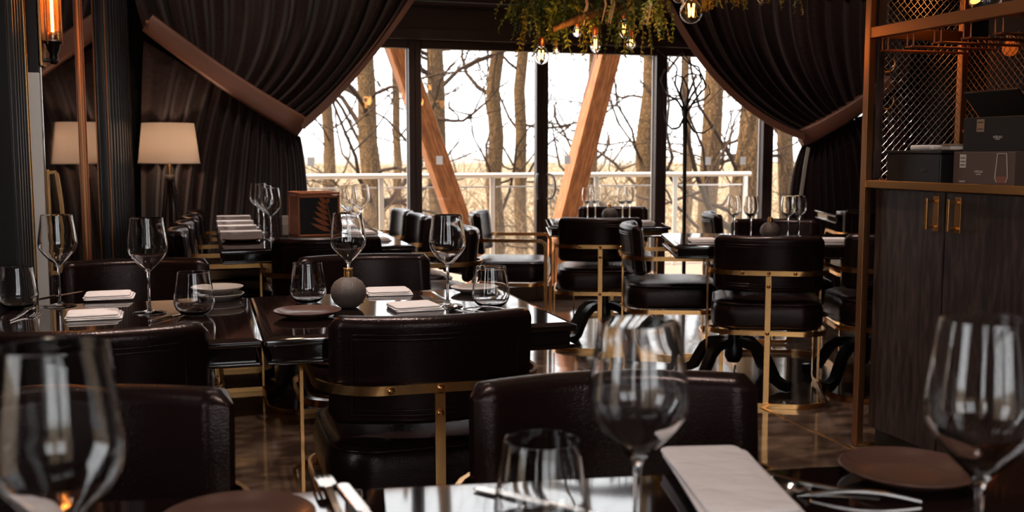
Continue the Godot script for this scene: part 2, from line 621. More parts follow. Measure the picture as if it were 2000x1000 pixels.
func windows() -> void:
	var y1 := 1.99
	var sets := [["window_1", 0.50, 1.530], ["door_1", 1.530, 2.533], ["door_2", 2.533, 3.542], ["window_2", 3.542, 4.518], ["window_3", 4.518, 5.52]]
	for s in sets:
		var w := holder(s[0])
		leaf_frame(w, s[1], s[2], 0.0, y1)
	for x in [[1, 1.718], [2, 2.751]]:
		part(get_node("door_%d" % x[0]), "sticker", MB.new().box(Vector3(x[1], 1.10, ZW + 0.005), Vector3(0.05, 0.065, 0.001), 0.0002), M.sticker)
	for x in [[1, 0.754], [2, 3.98], [2, 4.30]]:
		part(get_node("window_%d" % x[0]), "sticker", MB.new().box(Vector3(x[1], 1.09, ZW + 0.005), Vector3(0.05, 0.065, 0.001), 0.0002), M.sticker)
	for q in [["window_1", 1.530], ["door_2", 3.542], ["window_2", 4.518]]:
		part(get_node(q[0]), "outer_bead", MB.new().box(Vector3(q[1] - 0.053, 1.0, ZW - 0.028), Vector3(0.012, 1.86, 0.012), 0.002), M.pale_trim)
	# D-shaped pull handles on the meeting stiles
	for k in 2:
		var s := -1.0 if k == 0 else 1.0
		var x := 2.533 + s * 0.038
		var p := PackedVector3Array([Vector3(x, 0.80, ZW + 0.035), Vector3(x + s * 0.012, 0.80, ZW + 0.055)])
		p.append_array(arc(Vector3(x + s * 0.012, 0.895, ZW + 0.06), Vector3(0, -1, 0), Vector3(s * 0.30, 0, 0.6), 0.095, 0.15, PI - 0.15, 12))
		p.append_array(PackedVector3Array([Vector3(x + s * 0.012, 0.99, ZW + 0.055), Vector3(x, 0.99, ZW + 0.035)]))
		part(get_node("door_%d" % (k + 1)), "pull_handle", MB.new().tube(p, 0.009, 8), M.pale_trim)
	# header over the glazing, in steps
	var h := holder("wall_front")
	part(h, "lintel", MB.new().box(Vector3(3.0, 2.03, ZW + 0.02), Vector3(5.2, 0.08, 0.16), 0.006), M.window_frame)
	part(h, "fascia_board", MB.new().box(Vector3(3.0, 2.15, ZW - 0.01), Vector3(5.2, 0.16, 0.14), 0.004), M.window_frame)
	part(h, "moulding", MB.new().box(Vector3(3.0, 2.25, ZW + 0.03), Vector3(5.2, 0.035, 0.2), 0.008), M.window_frame)
	part(h, "upper_beam", MB.new().box(Vector3(3.0, 2.34, ZW - 0.02), Vector3(5.2, 0.15, 0.16), 0.004), M.window_frame)
	part(h, "head_beam", MB.new().box(Vector3(3.0, CH - 0.05, ZW - 0.02), Vector3(5.2, 0.10, 0.16), 0.004), M.window_frame)
	part(h, "side_wall", MB.new().box(Vector3(-0.06, CH / 2, ZW - 0.02), Vector3(1.12, CH, 0.16), 0.004), M.wall_paint)
	part(h, "side_wall", MB.new().box(Vector3(5.76, CH / 2, ZW - 0.02), Vector3(0.48, CH, 0.16), 0.004), M.wall_paint)
	# clerestory lights over the header: the nearest table top mirrors them
	var cl := [0.50, 1.530, 2.533, 3.542, 4.518, 5.52]
	part(h, "upper_wall", MB.new().box(Vector3(4.57, 2.91, ZW - 0.02), Vector3(2.06, 0.99, 0.16), 0.004), M.wall_paint)
	for i in 3:
		var w := holder("window_%d" % (10 + i))
		leaf_frame(w, cl[i], cl[i + 1], 2.415, CH - 0.1, 0.06)


# ---------------------------------------------------------------- outside
func branch(b: MB, rng: RandomNumberGenerator, from: Vector3, dir: Vector3, length: float, r: float, depth: int, most := 2) -> void:
	var k := 7 if depth == 0 else 5
	var p := PackedVector3Array([from])
	var rad := PackedFloat32Array([r])
	var d := dir.normalized()
	var at := from
	for i in k:
		d = (d + Vector3(rng.randf_range(-1, 1), rng.randf_range(-0.6, 1.0), rng.randf_range(-1, 1)) * 0.48).normalized()
		at += d * length / k
		p.append(at)
		rad.append(r * (1.0 - 0.75 * (i + 1) / k))
	b.tube(p, rad, 5 if depth < 2 else 4)
	if depth >= most:
		return
	var n := 4 if depth == 0 else 3
	for i in n:
		var f := rng.randf_range(0.3, 0.98)
		var q := f * k
		var i0 := mini(int(q), k - 1)
		var base := p[i0].lerp(p[i0 + 1], q - i0)
		var side := Vector3(rng.randf_range(-1, 1), rng.randf_range(-0.35, 0.8), rng.randf_range(-1, 1)).normalized()
		branch(b, rng, base, d * 0.55 + side, length * rng.randf_range(0.45, 0.7), rad[i0] * 0.62, depth + 1, most)

func tree(at: Vector3, r: float, lean: float, seed_: int, label: String, nb: int, low := -0.6) -> void:
	var rng := RandomNumberGenerator.new()
	rng.seed = seed_
	var t := thing("bare_tree", label, "tree", at, 0, "bare trees beyond the balustrade")
	var H := 12.0
	var p := PackedVector3Array()
	var rad := PackedFloat32Array()
	for i in 15:
		var f := i / 14.0
		p.append(Vector3(lean * f * H * 0.5 + rng.randf_range(-0.05, 0.05) + 0.07 * sin(f * 9 + seed_), f * H, rng.randf_range(-0.05, 0.05)))
		rad.append(r * (1.25 if i == 0 else 1.0 - 0.5 * f) * rng.randf_range(0.95, 1.05))
	part(t, "trunk", MB.new().tube(p, rad, 12), M.bark)
	var b := MB.new()
	for i in maxi(3, int(nb * 0.55)):
		var y := rng.randf_range(low, 4.0) - at.y
		var f := y / H * 14
		var i0 := clampi(int(f), 0, 13)
		var base := p[i0].lerp(p[i0 + 1], f - i0)
		var a := rng.randf_range(0, TAU)
		branch(b, rng, base, Vector3(cos(a), rng.randf_range(-0.1, 0.9), sin(a) * 0.7), rng.randf_range(1.6, 3.4), r * rng.randf_range(0.14, 0.26), 0)
	part(t, "branches", b, M.twig)

func outside() -> void:
	# deck, balustrade
	var dk := thing("timber_deck", "brown timber deck outside the glass doors", "deck", Vector3(3.2, -0.06, -9.05))
	for i in 17:
		part(dk, "board", MB.new().box(Vector3(0, 0.0, -1.25 + i * 0.155), Vector3(9.0, 0.04, 0.148), 0.004), M.decking)
	var rl := thing("glass_balustrade", "pale metal handrail with clear glass panels along the outside deck", "balustrade", Vector3(0, -0.04, -10.0))
	part(rl, "handrail", MB.new().tube(seg(Vector3(-1.0, 0.97, 0), Vector3(5.72, 0.97, 0)), 0.026, 12), M.rail_metal)
	var xs := [-0.95, 0.42, 1.66, 2.79, 3.92, 4.82, 5.66]
	for i in xs.size():
		var x: float = xs[i]
		part(rl, "post", MB.new().box(Vector3(x, 0.475, 0), Vector3(0.05, 0.95, 0.03), 0.006), M.rail_metal)
		if i < xs.size() - 1:
			var x2: float = xs[i + 1]
			part(rl, "glass_panel", MB.new().box(Vector3((x + x2) / 2, 0.47, 0), Vector3(x2 - x - 0.1, 0.74, 0.01), 0.001), M.pane)
			part(rl, "panel_rail", MB.new().box(Vector3((x + x2) / 2, 0.855, 0), Vector3(x2 - x - 0.09, 0.016, 0.02), 0.002), M.rail_metal)
	# leaning timber posts carrying the eaves
	var posts := [[Vector3(2.31, -0.04, -8.6), Vector3(1.255, 2.95, -8.6), "orange timber post leaning to the window mullion, nearer the draped left curtain"], [Vector3(2.92, -0.04, -8.6), Vector3(3.71, 2.95, -8.6), "orange timber post leaning outward behind the glass door with pull handle"]]
	for q in posts:
		var a: Vector3 = q[0]
		var b: Vector3 = q[1]
		var y := (b - a).normalized()
		var z := Vector3(0, 0, 1)
		var t := thing("timber_post", q[2], "post", a, 0, "leaning timber posts outside")
		var bm := part(t, "beam", MB.new().box(Vector3(0, (b - a).length() / 2, 0), Vector3(0.175, (b - a).length(), 0.22), 0.008), M.timber)
		bm.basis = Basis(y.cross(z), y, z)
		part(t, "foot_plate", MB.new().box(Vector3(0, 0.03, 0), Vector3(0.28, 0.03, 0.22), 0.004), M.iron)
	single("eaves_beam", MB.new().box(Vector3.ZERO, Vector3(8.0, 0.18, 0.2), 0.01), M.timber, "horizontal timber eaves beam above the leaning posts", "beam", Vector3(2.6, 3.10, -8.6))
	# ground: a dip behind the deck, then a bank
	var rows := []
	var f := FastNoiseLite.new()
	f.seed = 5
	f.frequency = 0.25
	for i in 40:
		var z := -10.4 - 1.3 * i - 0.02 * i * i
		var row := PackedVector3Array()
		for j in 60:
			var x := -26.0 + j * 1.35
			var y := -2.6 + smoothstep(-14.0, -44.0, z) * 2.7 + f.get_noise_2d(x, z) * 0.5
			row.append(Vector3(x, y, z))
		rows.append(row)
	var g := MB.new()
	g.grid(rows, false)
	struct("ground", g, M.leaf_litter)
	# trees: x on the picture's ray, distance, radius, lean
	var T := [[722, 16.0, 0.185, 0.02, 26], [857, 17.5, 0.19, 0.0, 22], [972, 19.0, 0.165, 0.045, 22], [1021, 21.0, 0.15, 0.0, 14], [1262, 16.5, 0.17, -0.02, 24], [1385, 14.5, 0.16, -0.01, 16], [1450, 12.8, 0.19, 0.03, 12],
		[1150, 25.0, 0.16, 0.0, 20], [640, 27.0, 0.17, -0.03, 26], [1335, 24.0, 0.10, 0.02, 22], [775, 29.0, 0.13, 0.03, 22], [1530, 18.0, 0.16, -0.04, 22]]
	var said := ["thick bare tree trunk in the leftmost visible window pane", "thick trunk right behind the upper part of the left leaning post", "bare trunk leaning gently in the middle of the left glass door", "slim straight trunk beside the meeting stile of the left glass door", "brown trunk at the right side of the right glass door",
		"straight trunk behind the black iron branch stand's right side", "wide near trunk next to the dark mullion by the right curtain", "slim distant trunk showing below the right leaning post", "thin far tree at the edge of the draped left curtain",
		"thin sapling behind the black iron branch stand's pole", "thin dark sapling close to the thick mullion in the leftmost pane", "trunk partly behind the gathered right curtain"]
	for i in T.size():
		var q: Array = T[i]
		var dx: float = (q[0] - 1000.0) / 2000.0
		var d: float = q[1]
		var x := d * (0.2874 * 0.995 + dx * 0.9578)
		var z := d * (-0.9578 * 0.995 + dx * 0.2874)
		var gy := -2.6 + smoothstep(-14.0, -44.0, z) * 2.7 - 0.4
		tree(Vector3(x - float(q[3]) * 0.5 * (1.2 - gy), gy, z), q[2], q[3], 100 + i * 7, said[i], q[4])
	# twiggy undergrowth: nobody could count it
	var rng := RandomNumberGenerator.new()
	rng.seed = 77
	var ug := Node3D.new()
	ug.name = "woodland_undergrowth"
	add_child(ug)
	ug.set_meta("kind", "stuff")
	tag(ug, "tangle of pale and brown woodland twigs behind the glass balustrade", "undergrowth")
	var tw := [MB.new(), MB.new()]
	for i in 60:
		var d := rng.randf_range(13.0, 34.0)
		var dx := rng.randf_range(-0.26, 0.32)
		var x := d * (0.286 + dx * 0.9578)
		var z := d * (-0.953 + dx * 0.2874)
		var gy := -2.6 + smoothstep(-14.0, -44.0, z) * 2.7 - 0.3
		for k in 16:
			var a := rng.randf_range(0, TAU)
			branch(tw[0 if i % 4 else 1], rng, Vector3(x + rng.randf_range(-0.7, 0.7), gy, z + rng.randf_range(-0.5, 0.5)), Vector3(cos(a) * 0.7, rng.randf_range(0.5, 1.3), sin(a) * 0.7), rng.randf_range(1.4, 3.2), 0.020, 1)
	part(ug, "twigs", tw[0], M.pale_twig)
	part(ug, "twigs", tw[1], M.twig)


# ---------------------------------------------------------------- curtains
func bez(a: Vector2, b: Vector2, c: Vector2, t: float) -> Vector2:
	return a.lerp(b, t).lerp(b.lerp(c, t), t)

func drape(called: String, label: String, z: float, top0: Vector2, top1: Vector2, tie0: Vector2, tie1: Vector2, mid1: Vector2, band: float, foot0: Vector2, foot1: Vector2, foot_mid: Vector2, folds: int, seed_: int, hook: Vector2) -> void:
	# u runs from the wall side (0) to the leading edge (1)
	var t := thing(called, label, "curtain", Vector3(0, 0, z), 0, "tied-back curtains")
	var rng := RandomNumberGenerator.new()
	rng.seed = seed_
	var ph := PackedFloat32Array()
	for i in 6:
		ph.append(rng.randf_range(0, TAU))
	var nu := folds * 14
	var fold := func(u: float) -> float:
		return sin(TAU * folds * u + ph[0] + 0.9 * sin(TAU * 2.3 * u + ph[1])) + 0.35 * sin(TAU * folds * 1.9 * u + ph[2])
	var upper := []
	var nv := 46
	for i in nv + 1:
		var v := float(i) / nv
		var row := PackedVector3Array()
		for j in nu + 1:
			var u := float(j) / nu
			var a := top0.lerp(top1, u)
			var c := tie0.lerp(tie1, pow(u, 0.62))
			# control point: the cloth hangs before it is pulled to the tie
			var m := Vector2(lerpf(a.x, c.x, 0.30), lerpf(a.y, c.y, 0.55)).lerp(mid1, pow(u, 2.6))
			var p := bez(a, m, c, v)
			var amp := lerpf(0.045, 0.016, pow(v, 1.5)) * (1.0 - 0.75 * smoothstep(0.93, 1.0, u))
			row.append(Vector3(p.x, p.y, fold.call(u) * amp + 0.02 * v))
		upper.append(row)
	var b := MB.new()
	b.grid(upper, false)
	part(t, "upper_drape", b, M.curtain)
	var lower := []
	for i in nv + 1:
		var v := float(i) / nv
		var row := PackedVector3Array()
		for j in nu + 1:
			var u := float(j) / nu
			var a := tie0.lerp(tie1, pow(u, 0.62)) - Vector2(0, band * 0.5)
			var c := foot0.lerp(foot1, u)
			var m := Vector2(c.x, lerpf(a.y, c.y, 0.35)).lerp(foot_mid, pow(u, 3.0))
			var p := bez(a, m, c, v)
			var amp := lerpf(0.012, 0.038, sqrt(v))
			row.append(Vector3(p.x, p.y, fold.call(u) * amp - 0.01))
		lower.append(row)
	b = MB.new()
	b.grid(lower, false)
	part(t, "lower_drape", b, M.curtain)
	# copper edging along the leading edge
	var pth := PackedVector3Array()
	for i in nv + 1:
		pth.append(upper[i][nu] + Vector3(0, 0, 0.012))
	b = MB.new()
	b.bar(pth, same(Vector3(0, 0, 1), nv + 1), 0.055, 0.006)
	part(t, "edging", b, M.copper_cloth)
	# tie band: a shallow sleeve from the gathered edge to the hook
	var rows := []
	var dirb := (hook - tie1).normalized()
	var nrm := Vector2(-dirb.y, dirb.x)
	if nrm.y < 0:
		nrm = -nrm
	var e0 := tie1 - dirb * 0.02
	for i in 25:
		var f := i / 24.0
		var c := e0.lerp(hook, f) + Vector2(0, -0.03 * sin(PI * f))
		var w := band * lerpf(0.5, 0.42, f)
		var zz := 0.055 * sin(PI * minf(f * 6.0, 0.5)) + 0.015
		var row := PackedVector3Array()
		for k in 9:
			var g := k / 8.0 * 2 - 1
			row.append(Vector3(c.x + nrm.x * w * g, c.y + nrm.y * w * g, zz - 0.012 * g * g))
		# wrap to the back
		for k in 9:
			var g := 1.0 - k / 8.0 * 2
			row.append(Vector3(c.x + nrm.x * w * g, c.y + nrm.y * w * g, -0.045))
		rows.append(row)
	b = MB.new()
	b.grid(rows, true)
	b.fan(rows[0], Vector3(-dirb.x, -dirb.y, 0))
	part(t, "tie_band", b, M.copper_cloth)
	var hk := MB.new()
	hk.tube(seg(Vector3(hook.x, hook.y, -0.2), Vector3(hook.x, hook.y, 0.09)), 0.012, 8)
	part(t, "hook", hk, M.brass_dark)

func curtains() -> void:
	var z := -7.40
	drape("draped_curtain", "dark brown curtain with copper tie band beside the cream lamp", z, Vector2(-0.44, 2.42), Vector2(1.57, 2.42), Vector2(-0.36, 1.98), Vector2(0.665, 1.34), Vector2(1.10, 1.70), 0.15, Vector2(-0.42, 0.03), Vector2(0.69, 0.03), Vector2(0.74, 0.85), 15, 3, Vector2(-0.33, 2.02))
	drape("draped_curtain", "dark brown curtain with copper tie band beside the drinks cabinet", z, Vector2(5.75, 2.42), Vector2(3.41, 2.42), Vector2(5.65, 1.72), Vector2(4.70, 1.285), Vector2(3.88, 1.52), 0.15, Vector2(5.72, 0.03), Vector2(4.66, 0.03), Vector2(4.52, 0.85), 15, 8, Vector2(5.50, 1.74))
	for q in [[-0.5, 1.64, "brass curtain pole above the curtain beside the cream lamp"], [3.34, 5.85, "brass curtain pole above the curtain beside the drinks cabinet"]]:
		single("curtain_pole", MB.new().tube(seg(Vector3(q[0], 2.44, z), Vector3(q[1], 2.44, z)), 0.016, 10), M.brass_dark, q[2], "curtain pole")
	# pale cord hanging below the band of the curtain by the cabinet
	var b := MB.new()
	b.bar(PackedVector3Array([Vector3(4.735, 1.20, 0.04), Vector3(4.70, 1.05, 0.055), Vector3(4.665, 0.80, 0.06), Vector3(4.65, 0.5, 0.06)]), same(Vector3(0, 0, 1), 4), 0.03, 0.006)
	part(get_node("draped_curtain_001"), "cord", b, M.lining)


# ---------------------------------------------------------------- mirror wall
func left_wall() -> void:
	# panelled pier nearest the camera
	var p := holder("trim_2")
	part(p, "pier", MB.new().box(Vector3(-0.5675, CH / 2, -3.35), Vector3(0.105, CH, 0.30), 0.004), M.panel_paint)
	for k in 5:
		part(p, "flute", MB.new().box(Vector3(-0.513, 1.45, -3.235 - 0.046 * k), Vector3(0.012, 2.8, 0.016), 0.003), M.panel_paint)
	part(p, "gold_bead", MB.new().tube(seg(Vector3(-0.512, 0.05, -3.462), Vector3(-0.512, 2.85, -3.462)), 0.006, 8), M.brass)
	part(p, "gold_bead", MB.new().tube(seg(Vector3(-0.512, 0.05, -3.42), Vector3(-0.512, 2.85, -3.42)), 0.004, 8), M.brass)
	part(p, "pale_edge", MB.new().box(Vector3(-0.545, 0.70, -3.505), Vector3(0.13, 1.40, 0.012), 0.002), M.pale_trim)
	part(p, "dark_edge", MB.new().box(Vector3(-0.545, 2.15, -3.507), Vector3(0.13, 1.5, 0.014), 0.002), M.panel_paint)
	# mirrors with bronze frame
	var q := holder("trim_3")
	part(q, "backing", MB.new().box(Vector3(-0.555, CH / 2, -4.75), Vector3(0.13, CH, 2.46), 0.002), M.panel_paint)
	part(q, "bronze_bead", MB.new().box(Vector3(-0.478, 1.45, -4.62), Vector3(0.018, 2.9, 0.05), 0.006), M.brass_dark)
	part(q, "bronze_bead", MB.new().tube(seg(Vector3(-0.468, 0.0, -4.62), Vector3(-0.468, 2.9, -4.62)), 0.007, 8), M.copper)
	single("wall_mirror", MB.new().box(Vector3.ZERO, Vector3(0.012, 2.7, 1.06), 0.003), M.mirror, "dim smoky wall mirror between the amber sconce and the bronze bead", "mirror", Vector3(-0.484, 1.45, -4.06), 0, "smoky wall mirrors")
	single("wall_mirror", MB.new().box(Vector3.ZERO, Vector3(0.012, 2.7, 0.74), 0.003), M.mirror, "narrow smoky wall mirror beyond the bronze bead", "mirror", Vector3(-0.484, 1.45, -5.03), 0, "smoky wall mirrors")
	# fluted pier before the corner
	var r := holder("trim_4")
	part(r, "pier", MB.new().box(Vector3(-0.54, CH / 2, -6.5), Vector3(0.16, CH, 1.95), 0.004), M.panel_paint)
	for k in 9:
		part(r, "flute", MB.new().box(Vector3(-0.455, 1.45, -5.62 - 0.2 * k), Vector3(0.02, 2.8, 0.07), 0.006), M.panel_paint)
	part(r, "gold_bead", MB.new().tube(seg(Vector3(-0.452, 0.05, -5.52), Vector3(-0.452, 2.85, -5.52)), 0.005, 8), M.brass_dark)
	# wall-mounted pull handle
	var h := thing("door_pull", "curved brass D-shaped pull handle on the mirror below the sconce", "handle", Vector3(-0.478, 0.93, -3.545))
	part(h, "back_plate", MB.new().box(Vector3(0.004, 0, 0), Vector3(0.008, 0.34, 0.022), 0.002), M.brass)
	var pth := PackedVector3Array([Vector3(0.006, 0.16, 0), Vector3(0.026, 0.162, 0)])
	for i in 11:
		var f := i / 10.0
		pth.append(Vector3(0.030 + 0.012 * sin(PI * f), 0.155 - 0.31 * f, 0))
	pth.append_array(PackedVector3Array([Vector3(0.026, -0.162, 0), Vector3(0.006, -0.16, 0)]))
	part(h, "grip", MB.new().bar(pth, same(Vector3(0, 0, 1), pth.size()), 0.010, 0.022), M.brass)


# ---------------------------------------------------------------- drinks cabinet
func lattice(b: MB, o: Vector3, ux: Vector3, w: float, y0: float, y1: float, pitch: float) -> void:
	var h := y1 - y0
	var n := ux.cross(Vector3.UP).normalized()
	var k := -h
	while k < w:
		# lines rising with x, clipped to the rectangle
		for s in 2:
			var x0 := k
			var x1 := k + h
			var a := Vector2(maxf(x0, 0), maxf(-x0, 0))
			var c := Vector2(minf(x1, w), h - maxf(x1 - w, 0))
			if c.x > a.x + 0.004:
				if s == 1:
					a.x = w - a.x
					c.x = w - c.x
				var zz := n * (0.0015 if s == 0 else -0.0015)
				var pp := PackedVector3Array()
				var steps := maxi(2, int((c - a).length() / (pitch * 0.707)) + 1)
				for i in steps + 1:
					var m := a.lerp(c, float(i) / steps)
					pp.append(o + ux * m.x + Vector3(0, y0 + m.y, 0) + zz * (1 if i % 2 == 0 else -1))
				b.tube(pp, 0.0014, 4)
		k += pitch

func glass_text(parent: Node, text: String, size: float, at: Vector3, mt: Material, called := "lettering", rot := -90.0) -> void:
	var tm := TextMesh.new()
	var sf := SystemFont.new()
	sf.font_names = PackedStringArray(["Droid Sans"])
	sf.font_weight = 700
	tm.font = sf
	tm.text = text
	tm.font_size = 32
	tm.pixel_size = size / 32.0
	tm.depth = 0.0006
	var o := put_mesh(parent, called, tm, mt)
	o.position = at
	o.rotation_degrees.y = rot

func cabinet() -> void:
	var X := 2.45
	var Zf := -3.395
	var Zn := -1.55
	var L := Zn - Zf
	var zc := (Zf + Zn) / 2
	var c := thing("drinks_cabinet", "tall dark oak drinks cabinet with brass frame and mesh niche", "cabinet", Vector3(X, 0, 0))
	part(c, "plinth", MB.new().box(Vector3(0.24, 0.045, zc), Vector3(0.38, 0.09, L - 0.06), 0.002), M.black_plastic)
	part(c, "carcass", MB.new().box(Vector3(0.23, 0.565, zc), Vector3(0.38, 0.94, L - 0.02), 0.002), M.dark_wood)
	part(c, "counter", MB.new().box(Vector3(0.23, 1.035, zc), Vector3(0.41, 0.012, L - 0.02), 0.002), M.black_plastic)
	# doors with a reveal between them
	var dz := [[-3.355, -2.972], [-2.966, -2.40], [-2.394, -1.83]]
	for i in dz.size():
		var a: float = dz[i][0]
		var b: float = dz[i][1]
		var d := part(c, "door", MB.new().box(Vector3(0.02, 0.553, (a + b) / 2), Vector3(0.022, 0.925, b - a - 0.004), 0.002), M.dark_wood)
		if i < 2:
			var hz := -3.015 if i == 0 else -2.905
			var h := MB.new()
			h.box(Vector3(-0.03, 0.94, hz), Vector3(0.012, 0.112, 0.014), 0.003)
			h.box(Vector3(-0.012, 0.985, hz), Vector3(0.04, 0.010, 0.010), 0.002)
			h.box(Vector3(-0.012, 0.895, hz), Vector3(0.04, 0.010, 0.010), 0.002)
			part(d, "handle", h, M.brass)
			part(d, "handle_plate", MB.new().box(Vector3(0.008, 0.94, hz), Vector3(0.003, 0.125, 0.030), 0.001), M.brass)
	# brass frame
	part(c, "post", MB.new().box(Vector3(-0.005, 1.45, Zf - 0.005), Vector3(0.032, 2.9, 0.032), 0.003), M.brass_dark)
	part(c, "post", MB.new().box(Vector3(0.42, 1.45, Zf - 0.005), Vector3(0.03, 2.9, 0.03), 0.003), M.brass_dark)
	part(c, "post", MB.new().box(Vector3(0.42, 1.45, -2.93), Vector3(0.03, 2.9, 0.045), 0.003), M.brass_dark)
	part(c, "post", MB.new().box(Vector3(0.42, 1.45, -2.35), Vector3(0.03, 2.9, 0.045), 0.003), M.brass_dark)
	part(c, "post", MB.new().box(Vector3(-0.005, 1.45, Zn), Vector3(0.032, 2.9, 0.032), 0.003), M.brass_dark)
	part(c, "counter_edge", MB.new().box(Vector3(-0.002, 1.035, zc), Vector3(0.026, 0.030, L), 0.003), M.brass)
	part(c, "counter_edge", MB.new().box(Vector3(0.21, 1.035, Zf - 0.005), Vector3(0.40, 0.030, 0.024), 0.003), M.brass_dark)
	part(c, "top_beam", MB.new().box(Vector3(-0.002, 1.605, zc), Vector3(0.03, 0.042, L), 0.003), M.brass_dark)
	part(c, "top_beam", MB.new().box(Vector3(0.21, 1.605, Zf - 0.003), Vector3(0.40, 0.042, 0.026), 0.003), M.brass_dark)
	part(c, "upper_shelf", MB.new().box(Vector3(0.235, 1.632, zc + 0.2), Vector3(0.36, 0.012, L - 0.42), 0.002), M.dark_wood)
	part(c, "foot_strip", MB.new().box(Vector3(0.21, 0.006, Zf), Vector3(0.44, 0.012, 0.024), 0.002), M.brass)
	part(c, "inner_board", MB.new().box(Vector3(0.03, 1.32, Zf + 0.012), Vector3(0.03, 0.53, 0.012), 0.002), M.dark_wood)
	part(c, "inner_board", MB.new().box(Vector3(0.03, 1.80, Zf + 0.012), Vector3(0.035, 0.34, 0.012), 0.002), M.dark_wood)
	# woven wire panels
	var lt := MB.new()
	lattice(lt, Vector3(0.045, 0, Zf), Vector3(1, 0, 0), 0.36, 1.05, 1.585, 0.030)
	part(c, "wire_mesh", lt, M.steel)
	lt = MB.new()
	lattice(lt, Vector3(0.045, 0, Zf), Vector3(1, 0, 0), 0.36, 1.63, 2.0, 0.030)
	part(c, "wire_mesh", lt, M.steel)
	lt = MB.new()
	lattice(lt, Vector3(0.425, 0, Zf + 0.015), Vector3(0, 0, 1), 0.44, 1.05, 1.585, 0.030)
	part(c, "wire_mesh", lt, M.brass_dark)
	lt = MB.new()
	lattice(lt, Vector3(0.425, 0, Zf + 0.48), Vector3(0, 0, 1), 0.55, 1.05, 1.585, 0.030)
	part(c, "wire_mesh", lt, M.brass_dark)
	part(c, "back_panel", MB.new().box(Vector3(0.55, 1.45, zc), Vector3(0.04, 2.9, L), 0.002), M.wall_paint)
	# stemware rails hung from the beam
	for k in 9:
		var z := Zf + 0.05 + 0.145 * k
		var rk := MB.new()
		for s in [-0.017, 0.017]:
			rk.tube(PackedVector3Array([Vector3(0.02, 1.59, z + s), Vector3(0.02, 1.536, z + s)]), 0.0032, 6)
			rk.tube(PackedVector3Array([Vector3(0.012, 1.536, z + s), Vector3(0.39, 1.536, z + s)]), 0.003, 6)
			rk.tube(PackedVector3Array([Vector3(0.38, 1.59, z + s), Vector3(0.38, 1.536, z + s)]), 0.0032, 6)
		rk.box(Vector3(0.02, 1.536, z), Vector3(0.01, 0.005, 0.045), 0.001)
		part(c, "glass_rail", rk, M.copper)
	# hooks on the mesh
	for q in [[2.512, 1.492], [2.512, 1.352]]:
		var hp := arc(Vector3(0, 0, 0), Vector3(1, 0, 0), Vector3(0, -1, 0), 0.033, -0.6, PI + 0.5, 16)
		single("wall_hook", MB.new().tube(hp, 0.0035, 6), M.brass, "%s metal hook hanging on the cabinet's wire mesh" % ("upper" if q[1] > 1.42 else "lower"), "hook", Vector3(q[0], q[1], Zf + 0.012), 0, "hooks on the wire mesh")
	# things on the counter
	var cy := 1.041
	var cd := thing("cash_box", "black metal cash box on the cabinet counter", "cash box", Vector3(2.62, cy, -3.19))
	part(cd, "body", MB.new().box(Vector3(0, 0.055, 0), Vector3(0.26, 0.11, 0.30), 0.006), M.black_plastic)
	part(cd, "lid", MB.new().box(Vector3(0, 0.115, 0), Vector3(0.265, 0.012, 0.305), 0.003), M.black_plastic)
	part(cd, "lock", MB.new().tube(seg(Vector3(-0.129, 0.05, 0.06), Vector3(-0.136, 0.05, 0.06)), 0.008, 12), M.steel)
	var cr := thing("card_reader", "small pale card reader lying on the black cash box", "card reader", Vector3(2.57, cy + 0.122, -3.20), 8)
	part(cr, "body", MB.new().pad([[0.003, 0.0], [0.0, 0.004], [0.0, 0.014], [0.004, 0.018]], 0.045, 0.055, 0.012), M.white_plastic)
	part(cr, "screen", MB.new().box(Vector3(0, 0.0185, -0.02), Vector3(0.06, 0.001, 0.04), 0.0003), M.black_plastic)
	var nb := thing("note_pad", "pale notepad with tan cover beside the card reader", "notepad", Vector3(2.60, cy + 0.122, -3.075), -20)
	part(nb, "pages", MB.new().box(Vector3(0, 0.009, 0), Vector3(0.10, 0.016, 0.09), 0.001), M.paper)
	part(nb, "cover", MB.new().box(Vector3(0, 0.019, 0), Vector3(0.104, 0.004, 0.094), 0.001), M.kraft_paper)
	var tb := thing("till_screen", "dark touchscreen till tilted on a stand behind the cash box", "till", Vector3(2.80, cy, -3.06), 0)
	part(tb, "stand", MB.new().box(Vector3(0.02, 0.10, 0), Vector3(0.03, 0.20, 0.05), 0.006), M.black_plastic)
	part(tb, "foot", MB.new().box(Vector3(0.02, 0.008, 0), Vector3(0.12, 0.016, 0.16), 0.005), M.black_plastic)
	part(tb, "screen", MB.new().box(Vector3(-0.03, 0.265, 0), Vector3(0.012, 0.19, 0.27), 0.004, Basis(Vector3(0, 0, 1), 0.75)), M.black_plastic)
	part(tb, "bezel", MB.new().box(Vector3(-0.085, 0.192, 0), Vector3(0.014, 0.012, 0.275), 0.003), M.copper)
	# printed glassware cartons
	var bx := thing("glassware_carton", "brown printed carton with a tumbler picture on the cabinet counter", "carton", Vector3(2.60, cy, -2.862), 0)
	part(bx, "box", MB.new().box(Vector3(0, 0.058, 0), Vector3(0.17, 0.116, 0.285), 0.002), M.brown_card)
	var fx := -0.0856
	part(bx, "price_label", MB.new().box(Vector3(fx, 0.083, -0.095), Vector3(0.001, 0.046, 0.030), 0.0002), M.paper)
	for k in 3:
		part(bx, "label_print", MB.new().box(Vector3(fx - 0.0006, 0.094 - 0.012 * k, -0.095), Vector3(0.0006, 0.003, 0.022), 0.0001), M.dark_print)
	glass_text(bx, "STÖLZLE", 0.010, Vector3(fx - 0.0006, 0.048, -0.018), M.paper)
	glass_text(bx, "LAUSITZ", 0.006, Vector3(fx - 0.0006, 0.039, -0.018), M.paper)
	glass_text(bx, "exquisit", 0.008, Vector3(fx - 0.0006, 0.014, -0.095), M.paper)
	var pg := MB.new()
